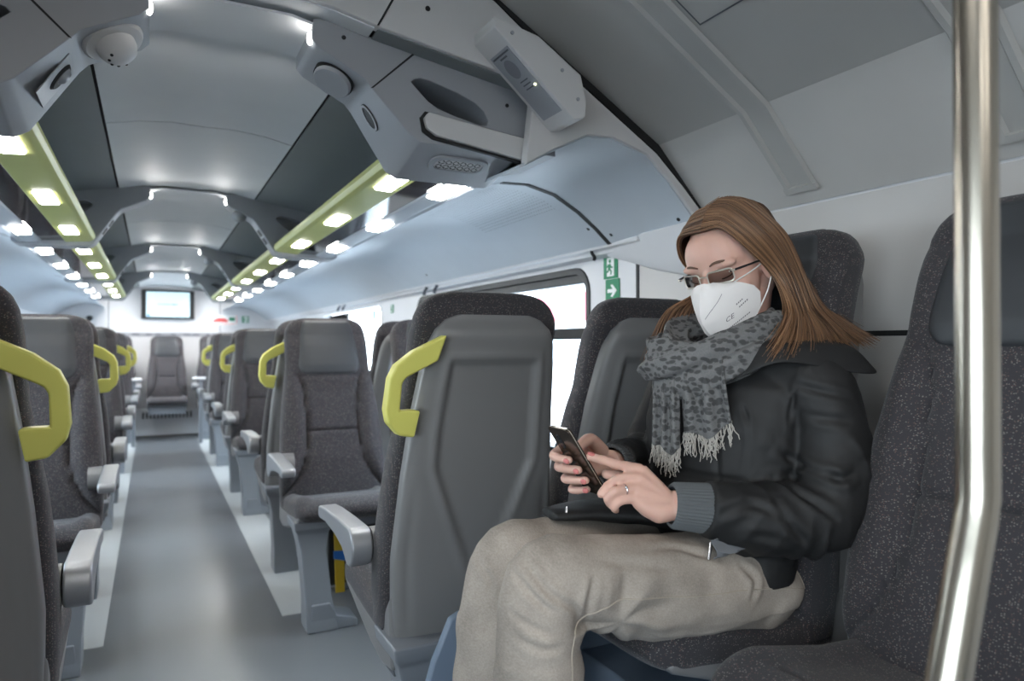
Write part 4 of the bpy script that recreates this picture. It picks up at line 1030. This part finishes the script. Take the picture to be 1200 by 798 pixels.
co_ = pb(MB().loft([a + b[::-1] for a, b in zip(top, bot)]), 'collar', M['jacket'], sub=1, sharp=180)
# ribbed cuffs
def cuff(a, b, r0, r1, nm):
    a, b = Vector(a), Vector(b); d = (b - a).normalized(); u = d.orthogonal().normalized(); w = d.cross(u); rings = []
    for i in range(15):
        v = i / 14; c = a.lerp(b, v); rr_ = lerp(r0, r1, v) * (1 - .10 * (v > .95)) + .0012 * sin(v * 44)
        rings.append([c + (u * cos(2 * pi * k / 132) + w * sin(2 * pi * k / 132)) * (rr_ + .0011 * cos(44 * 2 * pi * k / 132)) for k in range(132)])
    return pb(MB().loft(rings, True, False, False), nm, M['knit'], thick=.003)
cuff((.850, .926, .819), (.788, .950, .8265), .041, .0365, 'cuff')
cuff((.835, 1.168, .860), (.795, 1.14, .870), .038, .034, 'cuff')
# sleeve zip, lining, hem zip
zp = pb(MB().tube([(.835, .905, .768), (.832, .903, .757), (.826, .900, .742)], [.0025, .0035, .0028], 8, flat=.5), 'zip_pull', M['silver'])
m_ = MB(); rr = []
for i in range(9):
    v = i / 8; rr.append([(.835 + .080 * v, .897 - .010 * v + .008 * sin(j * 1.3 + 3 * v), .774 - .028 * j / 5 * (1 - .6 * v * v) - .010 * v + .004 * sin(5 * v + j)) for j in range(6)])
pb(m_.loft(rr, closed=False), 'jacket_lining', M['lining'], thick=.002)
P = [Vector((.672, 1.10, .806)), Vector((.670, 1.098, .797)), Vector((.667, 1.095, .786))]
pb(MB().tube(P, [.002, .003, .0025], 8), 'zip_pull', M['silver'])
# ---- scarf: two loops about the neck and two fringed tails
def loop(pts, rads, folds, amp, name, seed, flat=1.0):
    n = 90; P = spline(pts, n); m_ = MB(); rings = []; k = 56
    for i in range(n):
        t = (P[(i + 1) % n] - P[i - 1] if 0 < i < n - 1 else (P[min(i + 1, n - 1)] - P[max(i - 1, 0)])).normalized()
        up = Vector((0, 0, 1)); u = (up - t * up.dot(t)).normalized(); w = t.cross(u)
        r = interp(i / (n - 1), [j / (len(rads) - 1) for j in range(len(rads))], rads); ring = []
        for j in range(k):
            a = 2 * pi * j / k
            tw = a + .9 * sin(i * .05 + seed)
            f = 1 + amp * sin(folds * tw + 1.7 * mnoise.noise(Vector((i * .06, seed, 0)))) + .5 * amp * sin((folds * 2 + 1) * tw + i * .09) + .10 * mnoise.noise(Vector((i * .12, j * .25, seed)))
            ring.append(P[i] + (u * cos(a) * r * 1.15 + w * sin(a) * r * flat) * f)
        rings.append(ring)
    me = MB().loft(rings)
    return pb(me, name, M['scarf'], SCARF if False else PERSON, sharp=180, sub=1)
SCARF = None
loop([(1.125, 1.075, 1.130), (1.09, .992, 1.130), (1.025, .968, 1.112), (.965, .985, 1.080), (.925, 1.045, 1.062), (.930, 1.115, 1.080), (.985, 1.155, 1.115), (1.08, 1.145, 1.130), (1.125, 1.08, 1.132)],
     [.028, .034, .036, .036, .034, .034, .032, .030, .028], 5, .18, 'scarf', 1.0)
loop([(1.11, 1.00, 1.115), (1.045, .956, 1.112), (.980, .953, 1.092), (.925, .985, 1.066), (.890, 1.040, 1.052), (.885, 1.098, 1.054), (.915, 1.140, 1.072), (.99, 1.175, 1.098), (1.08, 1.16, 1.115)],
     [.022, .030, .034, .037, .040, .040, .034, .028, .022], 4, .24, 'scarf', 4.0, .85)
def tail(ltop, rtop, lbot, rbot, mid_out, folds, amp, seed):
    n, k = 46, 44; nrm = Vector((-.75, -.66, .05)).normalized(); F_, B_ = [], []; bot = []
    for i in range(n + 1):
        v = i / n; fr, ba = [], []
        L, R_ = Vector(ltop).lerp(Vector(lbot), v), Vector(rtop).lerp(Vector(rbot), v)
        for j in range(k + 1):
            s = j / k
            p = L.lerp(R_, s) + nrm * (mid_out * sin(pi * v * .9 + .2) + amp * lerp(1.3, .8, v) * sin(folds * 2 * pi * s + .8 * sin(2.2 * v + seed)) + .005 * mnoise.noise(Vector((s * 3, v * 4, seed))))
            p.z -= .012 * sin(pi * s) * v + .006 * sin(9 * s + seed) * v
            e = math.sqrt(max(0, 1 - (2 * s - 1) ** 8))
            fr.append(p + nrm * (.0055 * e)); ba.append(p - nrm * (.0055 * e + .004))
        F_.append(fr); B_.append(ba); bot.append(fr)
    t = pb(MB().loft([f + b[::-1] for f, b in zip(F_, B_)]), 'scarf_tail', M['scarf'], sharp=180)
    rnd = random.Random(int(seed * 10)); m_ = MB()
    for q_ in range(62):
        s = (q_ + rnd.random()) / 62 * k; j = min(int(s), k - 1); p = F_[-1][j].lerp(F_[-1][j + 1], s - j) - nrm * rnd.uniform(.002, .008)
        ln = rnd.uniform(.024, .046); P = [p + Vector((0, 0, .004))]; dx = Vector((rnd.gauss(0, .006), rnd.gauss(0, .008), 0))
        for h in range(1, 8):
            u = h / 7; P.append(p + dx * u + Vector((rnd.gauss(0, .0012), rnd.gauss(0, .0016), -ln * u)) + nrm * .002 * sin(6 * u + q_))
        m_.tube(P, [.0011, .0012, .0011, .0011, .001, .001, .0009, .0007], 5)
    f = m_.build('fringe', M['fringe'], t); f['kind'] = 'stuff'
    return t
tail((.885, 1.112, 1.075), (.880, 1.035, 1.070), (.872, 1.108, .915), (.868, 1.022, .905), .006, 2.7, .0085, 1.3)
tail((.888, 1.042, 1.080), (.925, .968, 1.075), (.885, 1.030, .935), (.930, .953, .955), .012, 2.3, .0095, 2.9)
# ---- hair
def cap_pt(a, b): # height of the hair shell over the skull
    v = 1 - ((a + .010) / .113) ** 2 - (b / .090) ** 2
    return .027 + .101 * math.sqrt(max(.0, v))
def guide(side, q_, jx=0, jy=0, spread=0):
    """q_ 0 front .. 1 back"""
    a0 = lerp(.080, -.085, q_)
    S = hd(a0, .012, cap_pt(a0, 0) + .002)
    b1 = side * lerp(.048, .042, q_); a1 = lerp(.072, -.100, q_)
    P1 = hd(a1, b1, interp(q_, [0, .3, .7, 1], [.086, .112, .107, .082]))
    b2 = side * interp(q_, [0, .3, .7, 1], [.0735, .093, .086, .050]); a2 = interp(q_, [0, .3, .7, 1], [.054, .012, -.062, -.116])
    P2 = hd(a2, b2, interp(q_, [0, .3, .7, 1], [.042, .045, .035, .015]))
    b3 = side * interp(q_, [0, .3, .7, 1], [.086, .100, .092, .058]); a3 = interp(q_, [0, .3, .7, 1], [.006, -.020, -.075, -.122])
    P3 = hd(a3, b3, -.035)
    if side > 0:
        P4 = Vector((lerp(1.062, 1.196, q_), lerp(.940, .982, q_), lerp(1.165, 1.185, q_)))
        P5 = Vector((lerp(1.010, 1.210, q_), lerp(.908, .926, q_), lerp(1.118, 1.132, q_)))
        P6 = Vector((lerp(.955, 1.222, q_), lerp(.895, .880, q_), lerp(1.070, 1.102, q_)))
    else:
        P4 = Vector((lerp(.955, 1.185, q_), lerp(1.158, 1.16, q_), lerp(1.170, 1.18, q_)))
        P5 = Vector((lerp(.925, 1.19, q_), lerp(1.165, 1.20, q_), lerp(1.11, 1.12, q_)))
        P6 = Vector((lerp(.890, 1.19, q_), lerp(1.150, 1.235, q_), lerp(1.055, 1.09, q_)))
    return [S, P1, P2, P3, P4, P5, P6]
rnd = random.Random(11)
def clamp_wall(p): return p
sheet = MB()
for side in (1, -1):
    rows_ = [[p for p in spline(guide(side, i / 26), 30)] for i in range(27)]
    c0 = hd(-.02, 0, .0)
    rows2 = []
    for r in rows_:
        rows2.append([p + (c0 - p).normalized() * .006 if j < 18 else p for j, p in enumerate(r[:27])])
    sheet.loft(rows2, closed=False)
gA, gB = spline(guide(1, 1), 30), spline(guide(-1, 1), 30)
sheet.loft([[a.lerp(b, i / 8) + Vector((.012, 0, 0)) * sin(pi * i / 8) for a, b in zip(gA[3:27], gB[3:27])] for i in range(9)], closed=False)
hair = pb(sheet, 'hair', M['hair'], thick=.004, sharp=180)
strands = MB(); tones = []
for side, cnt in ((1, 1500), (-1, 700)):
    for i in range(cnt):
        q_ = min(1, max(0, rnd.random() ** .9 * 1.04 - .02)); G = guide(side, q_)
        cl = round(q_ * 24) / 24; H = guide(side, cl)
        k = .35 * rnd.random(); lift = rnd.gauss(0, .0016) + .0005; fuzz = rnd.gauss(0, 1)
        c0 = hd(-.02, 0, .0); tw = Vector((rnd.gauss(0, 1), rnd.gauss(0, 1), rnd.gauss(0, .5)))
        pts = []
        for j, (g, h) in enumerate(zip(G, H)):
            p = g.lerp(h, k * j / 6); o_ = (p - c0).normalized()
            p = p + o_ * (lift * (1 if j < 5 else 2)) + tw * (.0004, .0008, .0012, .002, .004, .007, .011)[j]
            pts.append(p)
        end = rnd.uniform(.88, 1.0)
        P = spline(pts, 34); P = P[:int(34 * end)]
        n = len(P)
        tones += [min(1, max(.02, .5 + .24 * fuzz + .35 * mnoise.noise(Vector((q_ * 16, side, 0)))))] * (3 * n)
        strands.tube(P, [.0010 * (1 if u < n * .8 else lerp(1, .3, (u - n * .8) / (n * .2))) for u in range(n)], 3, cap=False)
hm = bpy.data.meshes.new('hair_strands'); hm.from_pydata(strands.v, [], strands.f); hm.materials.append(M['hair'])
hm.polygons.foreach_set('use_smooth', [True] * len(hm.polygons))
at = hm.attributes.new('tone', 'FLOAT', 'POINT'); at.data.foreach_set('value', tones)
st = bpy.data.objects.new('hair_strands', hm); COL.objects.link(st); st.parent = hair
# ---- the telephone in her hands (its own thing)
TP = Vector((.668, 1.055, .896))
A_ = Vector((-.553, 0, .833)).normalized(); Wv = Vector((0, -1, 0)); Nv = Vector((.833, 0, .553)).normalized()   # along, across, screen normal
phone = empty('smartphone', TP - A_ * .072, 'dark smartphone held in both hands by the seated woman', 'phone')
def pl_(pts, h0, h1, b0=0):
    o_ = TP - A_ * .072
    return MB().loft([[(TP + Wv * u + A_ * v + Nv * h) - o_ for u, v in pts] for h in (h0, h1)])
pl_(rrect(.070, .146, .009, 6), -.0038, .0034).build('phone_body', M['phone'] if 'phone' in M else mat('phone_bronze', srgb(66, 56, 48), .16, .55), phone, bevel=.0016, seg=3)
pl_(rrect(.066, .141, .007, 6), .0034, .0040).build('phone_screen', M['blackglass'], phone)
pl_([(u - .012, v + .044) for u, v in rrect(.014, .030, .006, 6)], -.0046, -.0036).build('camera_bump', M['dark'], phone, bevel=.0006)
for dv in (.008, -.006): pl_([(-.012 + .0042 * cos(2 * pi * i / 18), .044 + dv + .0042 * sin(2 * pi * i / 18)) for i in range(18)], -.0050, -.0044).build('camera_lens', M['blackglass'], phone)
pl_(rrect(.0702, .1462, .009, 6), -.0006, .0002).build('phone_edge', M['frame'], phone)
# ------------------------------------------------------------------ outside, light, camera
def outside():
    t = empty('railway_carriage', (6.2, 3, 0), 'pale carriage with a red band standing outside the window', 'carriage')
    MB().box(0, .1, -9, 12, -.8, 3.2).build('carriage_side', M['out_white'], t)
    MB().box(-.01, 0, -9, 12, 1.48, 1.95).build('red_band', M['out_red'], t)
    for i in range(9):
        y = -8 + i * 2.2
        MB().prism([(y + p, 1.15 + q * .9) for p, q in rrect(1.3, .75, .1)], 'X', -.012, .0).build('carriage_window', M['out_win'], t)
    struct(MB().box(1.6, 14, -25, 40, -.95, -.9).build('platform_ground', M['out_ground']))
    struct(MB().box(-14, -1.4, -25, 40, -.95, -.9).build('platform_ground', M['out_ground']))
M['out_white'] = mat('carriage_white', srgb(226, 224, 226), .5); M['out_red'] = mat('carriage_red', srgb(196, 66, 86), .5)
M['out_win'] = mat('carriage_window', srgb(196, 210, 222), .2); M['out_ground'] = mat('platform_paving', srgb(170, 170, 170), .8)
M['sticker'] = mat('sticker_blue', srgb(110, 160, 190), .5)
outside()
t = tag(MB().prism([(5.16 + p, 1.325 + q) for p, q in rrect(.06, .07, .006)], 'X', 1.476, 1.480).build('window_sticker', M['sticker']), 'small pale blue sticker on the bright second window', 'sticker')
W = bpy.data.worlds.new('sky'); SC.world = W; W.use_nodes = True
wt = W.node_tree; bg = wt.nodes['Background']
tc = wt.nodes.new('ShaderNodeTexCoord'); sp = wt.nodes.new('ShaderNodeSeparateXYZ'); rp = wt.nodes.new('ShaderNodeValToRGB')
wt.links.new(tc.outputs['Generated'], sp.inputs[0]); wt.links.new(sp.outputs[2], rp.inputs[0]); wt.links.new(rp.outputs[0], bg.inputs[0])
rp.color_ramp.elements[0].position = 0; rp.color_ramp.elements[0].color = (.86, .935, 1, 1); rp.color_ramp.elements[1].position = .7; rp.color_ramp.elements[1].color = (.70, .85, 1, 1)
bg.inputs[1].default_value = 5.2
def area(nm, loc, rot, sx, sy, e, col=(1, 1, 1), portal=False):
    l = bpy.data.lights.new(nm, 'AREA'); l.shape = 'RECTANGLE'; l.size = sx; l.size_y = sy; l.energy = e; l.color = col
    o = bpy.data.objects.new(nm, l); COL.objects.link(o); o.location = loc; o.rotation_euler = rot
    if portal: l.cycles.is_portal = True
    return o
for sd, ws in ((1, WR), (-1, WL)):
    for a, b, c, d in ws:
        area('window_portal', (XC + sd * (HW + .075), (a + b) / 2, (c + d) / 2), (0, R(90) * sd, 0), d - c, b - a, 1, portal=True)
# added lamps brightening the vestibule, unseen behind and above the camera
for k, (x, y) in enumerate(((XC - .22, .22), (XC + .34, -.45), (XC - .45, -1.35), (XC + .42, -1.6))):
    t = empty('ceiling_lamp', (x, y, 1.93), 'added rectangular lamp under the vestibule ceiling, out of view', 'ceiling lamp', 'added vestibule lamps')
    MB().prism(rrect(.30, .60, .03), 'Z', .028, .05).build('lamp_frame', M['rib_light'], t, bevel=.004)
    MB().prism(rrect(.26, .56, .02), 'Z', -.02, .028).build('lamp_diffuser', M['lamp_v'], t)
for sd in (1, -1):
    t = empty('ceiling_lamp', (XC + sd * .62, 9.05, 1.745), 'small bright ceiling lamp near the far end wall, %s of the aisle' % ('right' if sd > 0 else 'left'), 'ceiling lamp', 'lamps by the far end wall')
    MB().prism(rrect(.30, .50, .03), 'Z', 0, .03).build('lamp_frame', M['rib_light'], t, bevel=.004)
    MB().prism(rrect(.26, .46, .02), 'Z', -.012, .0).build('lamp_diffuser', M['lamp'], t)
for k, (y, th, near) in enumerate(RY):              # the little spot lamps on the rib tips wash the ceiling
    for sd in (1, -1):
        for dy in (1, -1):
            l = bpy.data.lights.new('rib_spot', 'SPOT'); l.energy = (.42 if dy < 0 else .12); l.spot_size = R(120); l.spot_blend = 1; l.shadow_soft_size = .012; l.color = (1, .985, .965)
            o = bpy.data.objects.new('rib_spot', l); COL.objects.link(o); o.location = (XC + sd * .135, y + (th + .02 if dy > 0 else -.02), 1.735)
            o.rotation_euler = Vector((-sd * .15, dy, .12)).to_track_quat('-Z', 'Y').to_euler()
cam = bpy.data.cameras.new('camera'); co = bpy.data.objects.new('camera', cam); COL.objects.link(co)
cam.sensor_width = 36; cam.lens = 827.5 / 1200 * 36; cam.clip_start = .02
yaw, pitch, roll = .4717, .0061, -.002
F = Vector((sin(yaw) * cos(pitch), cos(yaw) * cos(pitch), sin(pitch))); R0 = Vector((cos(yaw), -sin(yaw), 0)); U0 = R0.cross(F)
RR = R0 * cos(roll) + U0 * sin(roll); UU = -R0 * sin(roll) + U0 * cos(roll)
mw = Matrix((( RR.x, UU.x, -F.x, 0), (RR.y, UU.y, -F.y, 0), (RR.z, UU.z, -F.z, 1.1), (0, 0, 0, 1)))
co.matrix_world = mw
cam.dof.use_dof = True; cam.dof.focus_distance = 1.42; cam.dof.aperture_fstop = 3.4
SC.camera = co
SC.view_settings.view_transform = 'Standard'; SC.view_settings.look = 'None'; SC.view_settings.gamma = 1; SC.view_settings.exposure = 1.5
SC.view_settings.use_curve_mapping = False
SC.cycles.max_bounces = 10; SC.cycles.diffuse_bounces = 6; SC.cycles.glossy_bounces = 4; SC.cycles.transparent_max_bounces = 12
SC.cycles.sample_clamp_indirect = 6; SC.cycles.use_denoising = True; SC.cycles.caustics_reflective = False; SC.cycles.caustics_refractive = False
